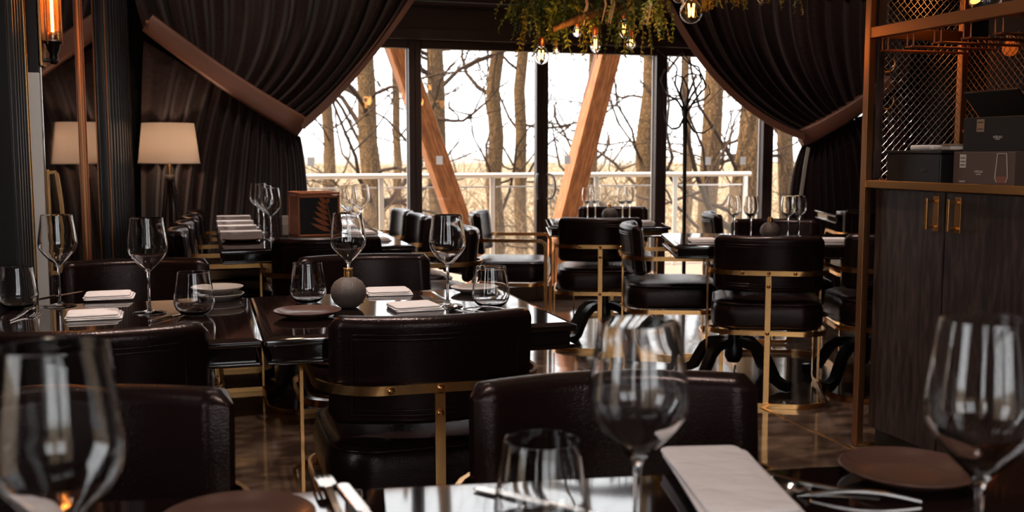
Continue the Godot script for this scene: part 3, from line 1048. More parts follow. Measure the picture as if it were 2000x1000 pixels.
	pg.bar(PackedVector3Array([Vector3(fx - 0.0004, 0.109, 0.066), Vector3(fx - 0.0004, 0.03, 0.058), Vector3(fx - 0.0004, 0.014, 0.066)]), same(Vector3(1, 0, 0), 3), 0.003, 0.0006)
	pg.bar(PackedVector3Array([Vector3(fx - 0.0004, 0.109, 0.106), Vector3(fx - 0.0004, 0.03, 0.114), Vector3(fx - 0.0004, 0.014, 0.106)]), same(Vector3(1, 0, 0), 3), 0.003, 0.0006)
	pg.box(Vector3(fx - 0.0004, 0.109, 0.086), Vector3(0.0006, 0.002, 0.042), 0.0001)
	part(bx, "printed_outline", pg, M.paper)
	part(bx, "printed_wine", MB.new().box(Vector3(fx - 0.0003, 0.023, 0.086), Vector3(0.0006, 0.022, 0.05), 0.0002), M.pink_print)
	var b2 := thing("glassware_carton", "black printed carton stacked on the brown tumbler carton", "carton", Vector3(2.625, cy + 0.116, -2.855), 2)
	part(b2, "box", MB.new().box(Vector3(0, 0.058, 0), Vector3(0.17, 0.116, 0.27), 0.002), M.black_plastic)
	part(b2, "price_label", MB.new().box(Vector3(fx, 0.088, -0.055), Vector3(0.001, 0.042, 0.034), 0.0002), M.kraft_paper)
	for k in 2:
		part(b2, "label_print", MB.new().box(Vector3(fx - 0.0006, 0.099 - 0.023 * k, -0.055), Vector3(0.0006, 0.004, 0.026), 0.0001), M.dark_print)
	glass_text(b2, "STÖLZLE", 0.010, Vector3(fx - 0.0006, 0.048, 0.024), M.paper)
	glass_text(b2, "LAUSITZ", 0.005, Vector3(fx - 0.0006, 0.041, 0.024), M.paper)
	# warm strip lamp in the top niche and a small amber bulb behind
	var sl := thing("shelf_light", "warm amber strip lamp in the cabinet's top niche", "light", Vector3(2.76, 1.765, -3.26))
	part(sl, "tube_lamp", MB.new().box(Vector3.ZERO, Vector3(0.20, 0.022, 0.03), 0.008), M.tube_glow)
	part(sl, "bracket", MB.new().box(Vector3(0, 0.02, 0), Vector3(0.22, 0.016, 0.035), 0.003), M.brass_dark)
	var ol := OmniLight3D.new()
	ol.name = "glow"
	ol.light_color = Color(1.0, 0.62, 0.28)
	ol.light_energy = 0.008
	ol.light_size = 0.05
	ol.omni_range = 12.0
	ol.omni_attenuation = 2.0
	ol.shadow_enabled = true
	sl.add_child(ol)
	ol.position = Vector3(0, -0.03, 0)
	var ab := thing("amber_bulb", "round amber bulb glowing behind the cabinet's back mesh", "bulb", Vector3(2.93, 1.545, -3.22))
	part(ab, "bulb_glow", MB.new().lathe([[0.0, -0.03], [0.018, -0.024], [0.028, -0.008], [0.026, 0.01], [0.014, 0.028], [0.0, 0.03]], 16), M.ember_glow)
	part(ab, "cap", MB.new().lathe([[0.0, 0.027], [0.014, 0.027], [0.014, 0.055], [0.0, 0.055]], 12), M.brass_dark)


# ---------------------------------------------------------------- tables
var table_protos := {}

func table(label: String, at: Vector3, w: float, d: float, turn: float, group := "lacquered dining tables") -> void:
	var key := Vector2(w, d)
	var t: Node3D
	if table_protos.has(key):
		t = table_protos[key]
	else:
		t = thing("dining_table", "", "table", at, turn, group)
		table_protos[key] = t
		part(t, "table_top", MB.new().pad([[0.006, TOP - 0.022], [0.0, TOP - 0.018], [0.0, TOP - 0.0075], [0.002, TOP - 0.0055], [0.019, TOP - 0.0008], [0.022, TOP]], w / 2, d / 2, 0.006, Vector3.ZERO, 2), M.lacquer)
		part(t, "apron", MB.new().box(Vector3(0, TOP - 0.039, 0), Vector3(w - 0.03, 0.036, d - 0.03), 0.002), M.lacquer)
		part(t, "lower_moulding", MB.new().pad([[0.004, TOP - 0.066], [0.0, TOP - 0.063], [0.0, TOP - 0.058], [0.004, TOP - 0.055]], w / 2 - 0.003, d / 2 - 0.003, 0.006, Vector3.ZERO, 2), M.lacquer)
		for s in ([0.0] if w < 1.2 else [-0.32, 0.32]):
			var col := part(t, "column", MB.new().lathe([[0.0, 0.10], [0.03, 0.10], [0.045, 0.13], [0.045, 0.17], [0.032, 0.2], [0.03, 0.3], [0.04, 0.33], [0.03, 0.36], [0.03, 0.62], [0.06, 0.65], [0.0, 0.655]], 20, Vector3(s, 0, 0)), M.iron)
			for k in 4:
				var a := PI / 4 + PI / 2 * k
				var u := Vector3(cos(a), 0, sin(a))
				var pth := PackedVector3Array()
				var nn := PackedVector3Array()
				for q in [[0.02, 0.20], [0.07, 0.205], [0.13, 0.195], [0.18, 0.16], [0.22, 0.10], [0.25, 0.05], [0.29, 0.028], [0.33, 0.024]]:
					pth.append(Vector3(s, 0, 0) + u * q[0] + Vector3(0, q[1], 0))
					nn.append(u.cross(Vector3.UP))
				part(col, "foot", MB.new().bar(pth, nn, 0.045, 0.04), M.iron)
	dup(t, "dining_table", label, at, turn, group)

func tables() -> void:
	table("dark square lacquered table with clay plate and round vase", Vector3(0.509, 0, -2.77), 0.77, 0.74, 0)
	table("dark lacquered table against the mirror wall with two white napkins", Vector3(-0.240, 0, -2.77), 0.72, 0.74, 0)
	var r := Vector3(0.99, 0, 0.139)
	var f := Vector3(0.139, 0, -0.99)
	var o := Vector3(0.19, 0, -1.288)
	table("nearest dark table at the bottom edge, with the large folded napkin", o + r * 0.50 - f * 0.37, 1.0, 0.74, -8)
	table("nearest dark table in the lower left corner under the big wine glass", o - r * 0.345 - f * 0.37, 0.68, 0.74, -8)
	for i in 3:
		table(["near end section of the long table beneath the stacked white menus", "middle section of the long table carrying the amber lantern", "far end section of the long table before the draped curtain"][i], Vector3(0.50, 0, -5.075 - 0.752 * i), 0.88, 0.75, 0)
	var th := 22.0
	var rd := Vector3(cos(deg_to_rad(th)), 0, sin(deg_to_rad(th)))
	var fd := Vector3(sin(deg_to_rad(th)), 0, -cos(deg_to_rad(th)))
	table("dark table beside the drinks cabinet with four small wine glasses", Vector3(2.848, 0, -4.472), 1.32, 0.72, -20)
	var p4 := Vector3(1.917, 0, -5.737) + rd * 0.36 + fd * 0.36
	table("dark square table directly before the glass doors", p4, 0.72, 0.72, -17)
	table("dark table far back beside the right curtain, mostly behind the cabinet", Vector3(4.70, 0, -6.42), 0.72, 0.74, -22)


# ---------------------------------------------------------------- chairs
func make_chair() -> Node3D:
	var t := thing("dining_armchair", "", "chair", Vector3.ZERO, 0, "black leather and brass armchairs")
	var hw := 0.272
	var zb := 0.285
	var zf := -0.215
	var ry := 0.616
	var X := Vector3(1, 0, 0)
	var Y := Vector3(0, 1, 0)
	var Z := Vector3(0, 0, 1)
	# seat pad and the piping round it
	var seat := part(t, "seat", MB.new().pad([[0.03, 0.352], [0.010, 0.358], [0.002, 0.375], [0.0, 0.42], [0.004, 0.452], [0.016, 0.474], [0.04, 0.484], [0.10, 0.490], [0.17, 0.492]], 0.252, 0.248, 0.115, Vector3(0, 0, 0.025), 7), M.leather)
	var ring := PackedVector3Array()
	for q in MB.rr(0.244, 0.240, 0.109, 7):
		ring.append(Vector3(q.x, 0.470, q.y + 0.025))
	part(seat, "piping", MB.new().tube(ring, 0.004, 6, true), M.leather)
	# curved back cushion
	var rows := []
	var na := 26
	var outer := []
	for i in na + 1:
		var f := float(i) / na * 2 - 1
		var e := absf(f)
		var x := f * 0.241
		var zc := 0.172 + 0.07 * (1 - f * f)
		var dx := -2 * 0.07 * f / 0.241
		var nn := Vector3(-dx, 0, 1).normalized()
		var sh := sqrt(maxf(0.0, 1.0 - pow(maxf(0.0, (e - 0.90) / 0.10), 2.0)))
		var row := PackedVector3Array()
		var hh := 0.129 - 0.022 * (1 - sh)
		var ht := 0.028 * (0.25 + 0.75 * sh)
		for q in MB.rr(ht, hh, minf(0.026, ht * 0.98), 4):
			var y := 0.653 + q.y
			row.append(Vector3(x, y, zc) + nn * q.x + Z * ((y - 0.49) * 0.10) )
		rows.append(row)
		outer.append([Vector3(x, 0, zc) + nn * 0.0285, nn])
	var bk := MB.new()
	bk.grid(rows, true)
	bk.fan(rows[0], -X)
	bk.fan(rows[-1], X)
	var rest := part(t, "backrest", bk, M.leather)
	# welt on the outside of the back
	for inset in [0.0, 0.011]:
		var w := PackedVector3Array()
		var lo := 3
		var hi := na - 3
		for i in range(lo, hi + 1):
			var p: Vector3 = outer[i][0]
			w.append(p + Y * (0.742 - inset) + Z * ((0.742 - inset - 0.49) * 0.10) - outer[i][1] * 0.001)
		for i in range(hi, lo - 1, -1):
			var p: Vector3 = outer[i][0]
			w.append(p + Y * (0.552 + inset) + Z * ((0.552 - 0.49) * 0.10) - outer[i][1] * 0.001)
		part(rest, "welt", MB.new().tube(w, 0.0038, 6, true), M.leather)
	# brass: arm rail, one U in plan that turns down into the front legs
	var p := PackedVector3Array()
	var nn := PackedVector3Array()
	var R := 0.155
	var rb := 0.045
	var side := func(s: float, y: float) -> Array:
		var a := PackedVector3Array()
		var b := PackedVector3Array()
		for i in 8:
			var an := PI / 2 * i / 7.0
			a.append(Vector3(s * (hw - R + R * sin(an)), y, zb - R + R * cos(an)))
			b.append(Vector3(s * sin(an), 0, cos(an)))
		return [a, b]
	var lft: Array = side.call(-1.0, ry)
	var rgt: Array = side.call(1.0, ry)
	# start at the left front leg's top
	for i in 7:
		var an := PI / 2 * i / 6.0
		p.append(Vector3(-hw, ry - rb + rb * sin(an), zf + rb - rb * cos(an)))
		nn.append(-X)
	for i in range(7, -1, -1):
		p.append(lft[0][i])
		nn.append(lft[1][i])
	for i in 8:
		p.append(rgt[0][i])
		nn.append(rgt[1][i])
	for i in range(6, -1, -1):
		var an := PI / 2 * i / 6.0
		p.append(Vector3(hw, ry - rb + rb * sin(an), zf + rb - rb * cos(an)))
		nn.append(X)
	var rail := part(t, "arm_rail", MB.new().bar(p, nn, 0.022, 0.009), M.brass)
	for s in [-1.0, 1.0]:
		part(t, "front_leg", MB.new().bar(PackedVector3Array([Vector3(s * hw, ry - rb, zf), Vector3(s * hw, 0.035, zf)]), same(X * s, 2), 0.022, 0.009), M.brass)
	var rear := part(t, "back_leg", MB.new().bar(PackedVector3Array([Vector3(0, ry, zb - 0.008), Vector3(0, 0.004, zb - 0.008)]), same(Z, 2), 0.024, 0.008), M.brass)
	# floor runner
	p = PackedVector3Array()
	nn = PackedVector3Array()
	var fl: Array = side.call(-1.0, 0.012)
	var fr: Array = side.call(1.0, 0.012)
	for i in 6:
		var an := PI / 2 * i / 5.0
		p.append(Vector3(-hw, 0.036 - 0.024 * sin(an), zf + 0.024 - 0.024 * cos(an)))
		nn.append(-X)
	for i in range(7, -1, -1):
		p.append(fl[0][i])
		nn.append(fl[1][i])
	for i in 8:
		p.append(fr[0][i])
		nn.append(fr[1][i])
	for i in range(5, -1, -1):
		var an := PI / 2 * i / 5.0
		p.append(Vector3(hw, 0.036 - 0.024 * sin(an), zf + 0.024 - 0.024 * cos(an)))
		nn.append(X)
	part(t, "floor_runner", MB.new().bar(p, nn, 0.022, 0.009), M.brass)
	# band under the seat
	p = PackedVector3Array()
	nn = PackedVector3Array()
	for q in MB.rr(0.265, 0.245, 0.12, 7):
		p.append(Vector3(q.x, 0.341, q.y + 0.025))
		nn.append(Vector3(q.x, 0, q.y))
	part(t, "seat_band", MB.new().bar(p, nn, 0.022, 0.008, true), M.brass)
	# domed bolts
	for q in [Vector3(0, ry, zb + 0.004), Vector3(-0.115, ry, zb + 0.004), Vector3(0.115, ry, zb + 0.004), Vector3(0, 0.555, zb - 0.004), Vector3(0, 0.341, zb - 0.004)]:
		var bo := MB.new()
		bo.xf = Transform3D(Basis(X, PI / 2), q)
		bo.lathe([[0.0, 0.0], [0.009, 0.0], [0.009, 0.003], [0.006, 0.007], [0.0, 0.009]], 10)
		part(rail if q.y > 0.6 else rear, "bolt", bo, M.brass)
	return t

func chairs() -> void:
	var c := make_chair()
	var G := "black leather and brass armchairs"
	var L := [
		[0.507, -2.545, 0, "black leather brass armchair, its welted back to us, at the vase table"],
		[-0.245, -2.555, 0, "black leather armchair pushed up to the table against the mirror wall, back to us"],
		[0.55, -3.50, 180, "black leather armchair facing us behind the square table with round vase"],
		[-0.235, -3.57, 180, "black leather armchair facing us behind the table against the mirror wall"],
		[0.612, -1.335, 172, "large black armchair back facing us just beyond the nearest table's folded napkin"],
		[-0.235, -1.47, 172, "large black armchair back facing us in the lower left, behind the big wine glass"],
		[0.52, -4.81, 0, "black armchair at the near head of the long table with the amber lantern"],
		[0.100, -5.310, -90, "nearest armchair of the row along the curtain-side of the long table"],
		[0.125, -5.855, -90, "second armchair of the row between the long table and the mirror wall"],
		[0.150, -6.400, -90, "third armchair of the row between the long table and the mirror wall"],
		[0.175, -6.920, -90, "farthest armchair of the row between the long table and the cream lamp"],
		[1.03, -5.05, 90, "nearest armchair of the row on the window side of the long table"],
		[1.03, -5.61, 90, "second armchair of the row on the window side of the long table"],
		[1.03, -6.17, 90, "third armchair of the row on the window side of the long table"],
		[1.03, -6.73, 90, "farthest armchair of the row on the window side of the long table"],
		[1.90, -6.27, -112, "armchair in profile against the glass door, seat catching daylight"],
		[2.27, -5.74, -20, "armchair with its back to us at the square table before the glass doors"],
		[2.66, -6.45, 160, "armchair facing us on the far side of the square table before the glass doors"],
		[2.545, -4.285, -28, "armchair seen square from behind with centre brass leg, at the table beside the cabinet"],
		[2.40, -4.97, -110, "armchair in profile facing the table beside the cabinet, pale light on its seat"],
		[3.003, -4.90, 160, "armchair facing us on the far side of the table beside the cabinet"],
		[3.13, -4.19, -20, "armchair half hidden behind the brass post of the drinks cabinet"],
		[3.28, -5.74, -112, "far armchair in profile near the black iron branch stand"],
		[4.376, -5.99, -22, "farthest armchair beside the right curtain, with a thin brass rail"],
	]
	for q in L:
		dup(c, "dining_armchair", q[3], Vector3(q[0], 0, q[1]), q[2], G)


# ---------------------------------------------------------------- lamps
func lamps() -> void:
	# tripod floor lamp in the corner
	var t := thing("floor_lamp", "tripod floor lamp with tapered cream shade before the dark curtain", "floor lamp", Vector3(-0.218, 0, -7.19))
	part(t, "shade", MB.new().lathe([[0.196, 1.085], [0.166, 1.35], [0.164, 1.35], [0.194, 1.085], [0.196, 1.085]], 40), M.lamp_shade)
	part(t, "shade_ring", MB.new().lathe([[0.196, 1.083], [0.199, 1.086], [0.197, 1.092], [0.194, 1.088], [0.196, 1.083]], 40), M.lamp_shade)
	part(t, "stem", MB.new().tube(seg(Vector3(0, 1.0, 0), Vector3(0, 1.16, 0)), 0.010, 10), M.brass)
	part(t, "hub", MB.new().lathe([[0.0, 0.96], [0.03, 0.96], [0.034, 0.98], [0.03, 1.01], [0.0, 1.01]], 16), M.dark_wood)
	for k in 3:
		var a := TAU * k / 3 + 0.5
		part(t, "leg", MB.new().tube(seg(Vector3(cos(a) * 0.02, 0.99, sin(a) * 0.02), Vector3(cos(a) * 0.14, 0.0, sin(a) * 0.14)), 0.014, 8), M.dark_wood)
	part(t, "bulb", MB.new().lathe([[0.0, 1.16], [0.014, 1.165], [0.03, 1.20], [0.034, 1.225], [0.024, 1.25], [0.0, 1.262]], 16), M.filament)
	var l := OmniLight3D.new()
	l.name = "lamp_light"
	l.light_color = Color(1.0, 0.95, 0.88)
	l.light_energy = 0.05
	l.light_size = 0.03
	l.omni_range = 12.0
	l.omni_attenuation = 2.0
	l.shadow_enabled = true
	t.add_child(l)
	l.position = Vector3(0, 1.22, 0)
	# amber tube sconce
	var s := thing("wall_sconce", "amber glass tube wall sconce with glowing filament on the mirror wall", "sconce", Vector3(-0.478, 1.43, -3.545))
	part(s, "back_plate", MB.new().box(Vector3(0.004, 0.20, 0), Vector3(0.010, 0.42, 0.09), 0.003), M.brass)
	part(s, "arm", MB.new().box(Vector3(0.025, 0.012, 0), Vector3(0.05, 0.012, 0.02), 0.003), M.iron)
	part(s, "holder", MB.new().lathe([[0.0, 0.0], [0.010, 0.0], [0.014, 0.02], [0.012, 0.03], [0.020, 0.045], [0.022, 0.06], [0.028, 0.066], [0.028, 0.074], [0.0, 0.074]], 20, Vector3(0.036, 0.0, 0)), M.iron)
	part(s, "collar", MB.new().lathe([[0.0, 0.074], [0.017, 0.074], [0.017, 0.098], [0.0, 0.098]], 20, Vector3(0.036, 0, 0)), M.brass)
	part(s, "bulb", MB.new().lathe([[0.0, 0.098], [0.018, 0.104], [0.020, 0.12], [0.020, 0.40], [0.014, 0.42], [0.0, 0.43]], 20, Vector3(0.036, 0, 0)), M.amber_glass)
	part(s, "filament", MB.new().tube(seg(Vector3(0.036, 0.10, 0), Vector3(0.036, 0.40, 0)), 0.0045, 8), M.filament)
	part(s, "glass_tube", MB.new().lathe([[0.029, 0.075], [0.029, 0.46]], 24, Vector3(0.036, 0, 0)), M.pane)
	for k in 4:
		var a := TAU * k / 4 + 0.4
		part(s, "cage_rod", MB.new().tube(seg(Vector3(0.036 + cos(a) * 0.031, 0.06, sin(a) * 0.031), Vector3(0.036 + cos(a) * 0.031, 0.46, sin(a) * 0.031)), 0.002, 6), M.brass_dark)
	var o := OmniLight3D.new()
	o.name = "sconce_light"
	o.light_color = Color(1.0, 0.58, 0.25)
	o.light_energy = 0.05
	o.light_size = 0.02
	o.omni_range = 12.0
	o.omni_attenuation = 2.0
	o.shadow_enabled = true
	s.add_child(o)
	o.position = Vector3(0.036, 0.25, 0)


# ---------------------------------------------------------------- hanging garden light
func spray(b: MB, rng: RandomNumberGenerator, from: Vector3, dir: Vector3, length: float, c: Color, lw: float) -> void:
	var k := 12
	var p := PackedVector3Array([from])
	var d := dir.normalized()
	for i in k:
		d = (d + Vector3(rng.randf_range(-0.2, 0.2), -0.22, rng.randf_range(-0.2, 0.2))).normalized()
		p.append(p[-1] + d * length / k)
	b.col = c.darkened(0.4)
	b.tube(p, 0.0022, 4)
	for i in range(1, k + 1):
		for s in [-1.0, 1.0]:
			b.col = c * rng.randf_range(0.7, 1.25)
			var t := (p[i] - p[i - 1]).normalized()
			var side: Vector3 = t.cross(Vector3(rng.randf_range(-1, 1), 0.4, rng.randf_range(-1, 1))).normalized() * s
			var ax: Vector3 = (side + t * 0.6 + Vector3(0, -0.15, 0)).normalized()
			var w: Vector3 = ax.cross(t).normalized()
			var wv: Vector3 = (t - ax * t.dot(ax)).normalized()
			var L := lw * rng.randf_range(0.7, 1.2) * (1.1 - 0.5 * i / k)
			var q0 := p[i]
			var m0: Vector3 = q0 + ax * L * 0.45
			b.grid([PackedVector3Array([q0, m0 + wv * L * 0.2 + w * L * 0.05, q0 + ax * L]), PackedVector3Array([q0, m0 - wv * L * 0.2 + w * L * 0.05, q0 + ax * L])], false)

func shell(r: float, k: float, sk: float) -> MB:
	var o := [[0.0, -r * k], [r * 0.27, -r * k * 0.965], [r * 0.5, -r * k * 0.87], [r * 0.72, -r * k * 0.70], [r * 0.88, -r * k * 0.48], [r * 0.97, -r * k * 0.24], [r, 0], [r * 0.97, r * k * 0.25], [r * 0.88, r * k * 0.48], [r * 0.74, r * k * 0.70], [r * 0.58, r * k * 0.88], [maxf(sk, r * 0.4), r * k * 1.05], [sk, r * k * 1.25]]
	var p := o.duplicate()
	for i in range(o.size() - 1, -1, -1):
		p.append([maxf(o[i][0] - 0.001, 0.0), o[i][1] + (0.001 if i < 6 else 0.0)])
	return MB.new().lathe(p, 28)

func chandelier() -> void:
	var t := thing("hanging_branch_light", "hanging branch light with greenery and clear filament bulbs", "chandelier", Vector3(2.05, 0, -4.70), -17)
	var rng := RandomNumberGenerator.new()
	rng.seed = 9
	# log
	var pth := PackedVector3Array()
	var rad := PackedFloat32Array()
	for i in 15:
		var f := i / 14.0
		pth.append(Vector3(-0.62 + 1.42 * f, 1.92 + 0.05 * sin(f * 5.0) + 0.13 * f, 0.04 * sin(f * 8)))
		rad.append(0.032 + 0.010 * sin(f * 17.0))
	part(t, "branch", MB.new().tube(pth, rad, 9), M.bark)
	part(t, "branch", MB.new().tube(PackedVector3Array([Vector3(-0.42, 1.74, 0.12), Vector3(-0.28, 1.80, 0.09), Vector3(-0.1, 1.86, 0.04), Vector3(0.1, 1.93, -0.02)]), PackedFloat32Array([0.014, 0.022, 0.026, 0.02]), 8), M.bark)
	for x in [-0.45, 0.62]:
		part(t, "hanging_rope", MB.new().tube(seg(Vector3(x, 1.9, 0), Vector3(x, CH, 0)), 0.006, 6), M.iron)
	# foliage
	var b := MB.new()
	for i in 120:
		var x := rng.randf_range(-0.62, 0.12)
		var c := [Color(0.187, 0.253, 0.040), Color(0.110, 0.187, 0.040), Color(0.330, 0.319, 0.062), Color(0.066, 0.121, 0.040)][rng.randi_range(0, 3)] as Color
		spray(b, rng, Vector3(x, 1.88 + rng.randf_range(-0.02, 0.06), rng.randf_range(-0.08, 0.08)), Vector3(rng.randf_range(-1, 1), rng.randf_range(-0.9, 0.5), rng.randf_range(-1, 1)), rng.randf_range(0.12, 0.30), c, rng.randf_range(0.022, 0.040))
	for i in 44:
		var x := rng.randf_range(0.10, 0.82)
		var c := [Color(0.352, 0.286, 0.044), Color(0.286, 0.187, 0.033), Color(0.154, 0.165, 0.044)][rng.randi_range(0, 2)] as Color
		spray(b, rng, Vector3(x, 1.975 + rng.randf_range(-0.02, 0.04), rng.randf_range(-0.06, 0.06)), Vector3(rng.randf_range(-0.5, 0.5), rng.randf_range(-1.0, 0.1), rng.randf_range(-0.6, 0.6)), rng.randf_range(0.08, 0.17), c, rng.randf_range(0.018, 0.03))
	var fo := part(t, "foliage", b, M.leaves, true)
	fo.set_meta("kind", "stuff")
	# pale dried stems
	for i in 9:
		var x := rng.randf_range(-0.3, 0.2)
		b = MB.new()
		b.tube(PackedVector3Array([Vector3(x, 1.92, 0.06), Vector3(x + 0.01, 1.86, 0.09), Vector3(x - 0.01, 1.79 + rng.randf_range(-0.03, 0.03), 0.10)]), PackedFloat32Array([0.004, 0.006, 0.002]), 6)
		part(t, "dried_stem", b, M.lining)
	# bulbs: [x along, y of centre, z, radius, long]
	var inv := Transform3D(Basis(Vector3.UP, deg_to_rad(-17)), Vector3(2.05, 0, -4.70)).affine_inverse()
	var B := [[Vector3(1.594, 1.623, -4.817), 0.040, 1.0], [Vector3(1.765, 1.738, -4.778), 0.022, 1.0], [Vector3(1.849, 1.677, -4.746), 0.026, 1.5], [Vector3(1.986, 1.752, -4.713), 0.028, 1.5], [Vector3(2.017, 1.685, -4.697), 0.024, 1.1],
		[Vector3(2.302, 1.838, -4.628), 0.056, 1.0], [Vector3(2.244, 1.915, -4.652), 0.030, 1.1], [Vector3(2.639, 1.915, -4.533), 0.032, 1.1], [Vector3(1.70, 1.655, -4.90), 0.016, 1.0]]
	var tall := PackedFloat32Array()
	for q in B:
		var c: Vector3 = inv * (q[0] as Vector3)
		var r: float = q[1]
		var k: float = q[2]
		var sk := minf(r * 0.55, 0.016)
		var bulb := Node3D.new()
		bulb.name = "bulb"
		t.add_child(bulb, true)
		bulb.position = c
		part(bulb, "globe", shell(r, k, sk), M.glass)
		part(bulb, "filament", MB.new().tube(PackedVector3Array([Vector3(-r * 0.22, r * k * 0.7, 0), Vector3(-r * 0.16, -r * k * 0.4, 0), Vector3(0, r * k * 0.3, 0.1 * r), Vector3(r * 0.16, -r * k * 0.4, 0), Vector3(r * 0.22, r * k * 0.7, 0)]), maxf(0.0022, r * 0.09), 6), M.filament)
		part(bulb, "cap", MB.new().lathe([[0.0, r * k * 1.2], [sk * 1.05, r * k * 1.2], [sk * 1.05, r * k * 1.2 + 0.035], [sk * 0.6, r * k * 1.2 + 0.045], [0.0, r * k * 1.2 + 0.045]], 14), M.copper)
		part(bulb, "cord", MB.new().tube(seg(Vector3(0, r * k * 1.2 + 0.04, 0), Vector3(0, maxf(2.0 - c.y, r * k * 1.2 + 0.1), -c.z * 0.8)), 0.0025, 6), M.iron)
	for x in [-0.35, 0.25]:
		var l := OmniLight3D.new()
		l.name = "bulb_light"
		l.light_color = Color(1.0, 0.66, 0.34)
		l.light_energy = 0.035
		l.light_size = 0.05
		l.omni_range = 14.0
		l.omni_attenuation = 2.0
		l.shadow_enabled = true
		t.add_child(l, true)
		l.position = Vector3(x, 1.70, 0.22)


# ---------------------------------------------------------------- tableware
func wine_glass(called: String, h: float, r: float, small := false) -> Node3D:
	var t := thing(called, "", "wine glass", Vector3.ZERO, 0, "wine glasses")
	var w := 0.0011
	var s := h / 0.256
	var prof: Array
	if not small:
		var o := [[0.0, 0.0], [0.030, 0.0], [0.0425, 0.0008], [0.0432, 0.0020], [0.040, 0.0032], [0.020, 0.0058], [0.0075, 0.0095], [0.0042, 0.016], [0.0036, 0.040], [0.0036, 0.085], [0.0042, 0.105], [0.0070, 0.1135], [0.014, 0.1205], [0.027, 0.133], [0.040, 0.1475], [0.0485, 0.1605], [0.0515, 0.171], [0.0512, 0.182], [0.0485, 0.204], [0.0450, 0.230], [0.0413, 0.2555]]
		prof = o.duplicate()
		prof.append([0.0408, 0.2562])
		prof.append([0.0402, 0.2555])
		for i in range(o.size() - 2, 13, -1):
			prof.append([o[i][0] - w, o[i][1] + 0.0004])
		prof.append([0.0255, 0.1345])
		prof.append([0.0125, 0.1225])
		prof.append([0.0055, 0.1175])
		prof.append([0.0, 0.1165])
	else:
		var o := [[0.0, 0.0], [0.028, 0.0], [0.038, 0.0008], [0.0386, 0.0020], [0.036, 0.0032], [0.018, 0.0058], [0.007, 0.0095], [0.0042, 0.016], [0.0036, 0.050], [0.0036, 0.105], [0.0045, 0.122], [0.009, 0.130], [0.020, 0.140], [0.031, 0.153], [0.0365, 0.168], [0.0380, 0.182], [0.0372, 0.205], [0.034, 0.232], [0.030, 0.2555]]
		prof = o.duplicate()
		prof.append([0.0295, 0.2562])
		prof.append([0.0289, 0.2555])
		for i in range(o.size() - 2, 12, -1):
			prof.append([o[i][0] - w, o[i][1] + 0.0004])
		prof.append([0.0185, 0.1415])
		prof.append([0.008, 0.1325])
		prof.append([0.0, 0.131])
	var pp := []
	for q in prof:
		pp.append([q[0] * r, q[1] * s])
	part(t, "glass_body", MB.new().lathe(pp, 44), M.glass)
	return t

func tumbler() -> Node3D:
	var t := thing("stemless_glass", "", "tumbler", Vector3.ZERO, 0, "stemless tumblers")
	var o := [[0.0, 0.0], [0.018, 0.0], [0.026, 0.001], [0.037, 0.006], [0.0465, 0.016], [0.0515, 0.028], [0.0525, 0.038], [0.051, 0.052], [0.0478, 0.074], [0.0435, 0.098], [0.0412, 0.114]]
	var p := o.duplicate()
	p.append([0.0405, 0.1147])
	p.append([0.0399, 0.114])
	for i in range(o.size() - 2, 3, -1):
		p.append([o[i][0] - 0.0014, o[i][1] + 0.001])
	p.append([0.036, 0.0105])
	p.append([0.026, 0.0065])
	p.append([0.012, 0.005])
	p.append([0.0, 0.0048])
	part(t, "glass_body", MB.new().lathe(p, 44), M.glass)
	return t

func napkin(hx: float, hz: float) -> Node3D:
	var t := thing("folded_napkin", "", "napkin", Vector3.ZERO, 0, "folded napkins")
	part(t, "lower_fold", MB.new().pad([[0.002, 0.0], [0.0, 0.0015], [0.0005, 0.0035], [0.003, 0.0045]], hx, hz, 0.010, Vector3(0.003, 0, 0.002), 4), M.napkin)
	part(t, "middle_fold", MB.new().pad([[0.003, 0.0042], [0.0, 0.0055], [0.0005, 0.0075], [0.003, 0.0085]], hx - 0.001, hz - 0.002, 0.012, Vector3(-0.001, 0, 0.0), 4, Basis(Vector3.UP, -0.015)), M.napkin)
	part(t, "upper_fold", MB.new().pad([[0.003, 0.0082], [0.0, 0.010], [0.0005, 0.0125], [0.004, 0.0142], [0.02, 0.0150]], hx - 0.005, hz - 0.004, 0.014, Vector3(-0.003, 0, -0.001), 4, Basis(Vector3.UP, 0.025)), M.napkin)
	return t

func plate(r: float, mt: Material, called: String) -> Node3D:
	var t := thing(called, "", "plate", Vector3.ZERO, 0, "side plates")
	part(t, "dish", MB.new().lathe([[0.0, 0.0015], [r * 0.5, 0.0015], [r * 0.55, 0.0], [r * 0.6, 0.0], [r * 0.62, 0.003], [r * 0.86, 0.009], [r * 0.985, 0.0155], [r, 0.0175], [r * 0.985, 0.0185], [r * 0.87, 0.0135], [r * 0.66, 0.007], [r * 0.4, 0.006], [0.0, 0.006]], 48), mt)
	return t

func fork() -> Node3D:
	var t := thing("table_fork", "", "fork", Vector3.ZERO, 0, "steel cutlery")
	var p := PackedVector3Array()
	var n := PackedVector3Array()
	for i in 13:
		var f := i / 12.0
		p.append(Vector3(0, 0.003 + 0.010 * pow(f, 2.5), 0.075 - 0.13 * f))
		n.append(Vector3(0, 1, 0))
	part(t, "handle", MB.new().bar(p, n, 0.008, 0.0035), M.steel)
	part(t, "neck", MB.new().pad([[0.001, 0.0], [0.0, 0.001], [0.001, 0.003]], 0.012, 0.016, 0.008, Vector3(0, 0.012, -0.067), 4), M.steel)
	for k in 4:
		var x := -0.0099 + 0.0066 * k
		part(t, "tine", MB.new().bar(PackedVector3Array([Vector3(x, 0.0135, -0.075), Vector3(x, 0.011, -0.10), Vector3(x, 0.006, -0.122)]), same(Vector3(0, 1, 0), 3), 0.003, 0.002), M.steel)
	return t

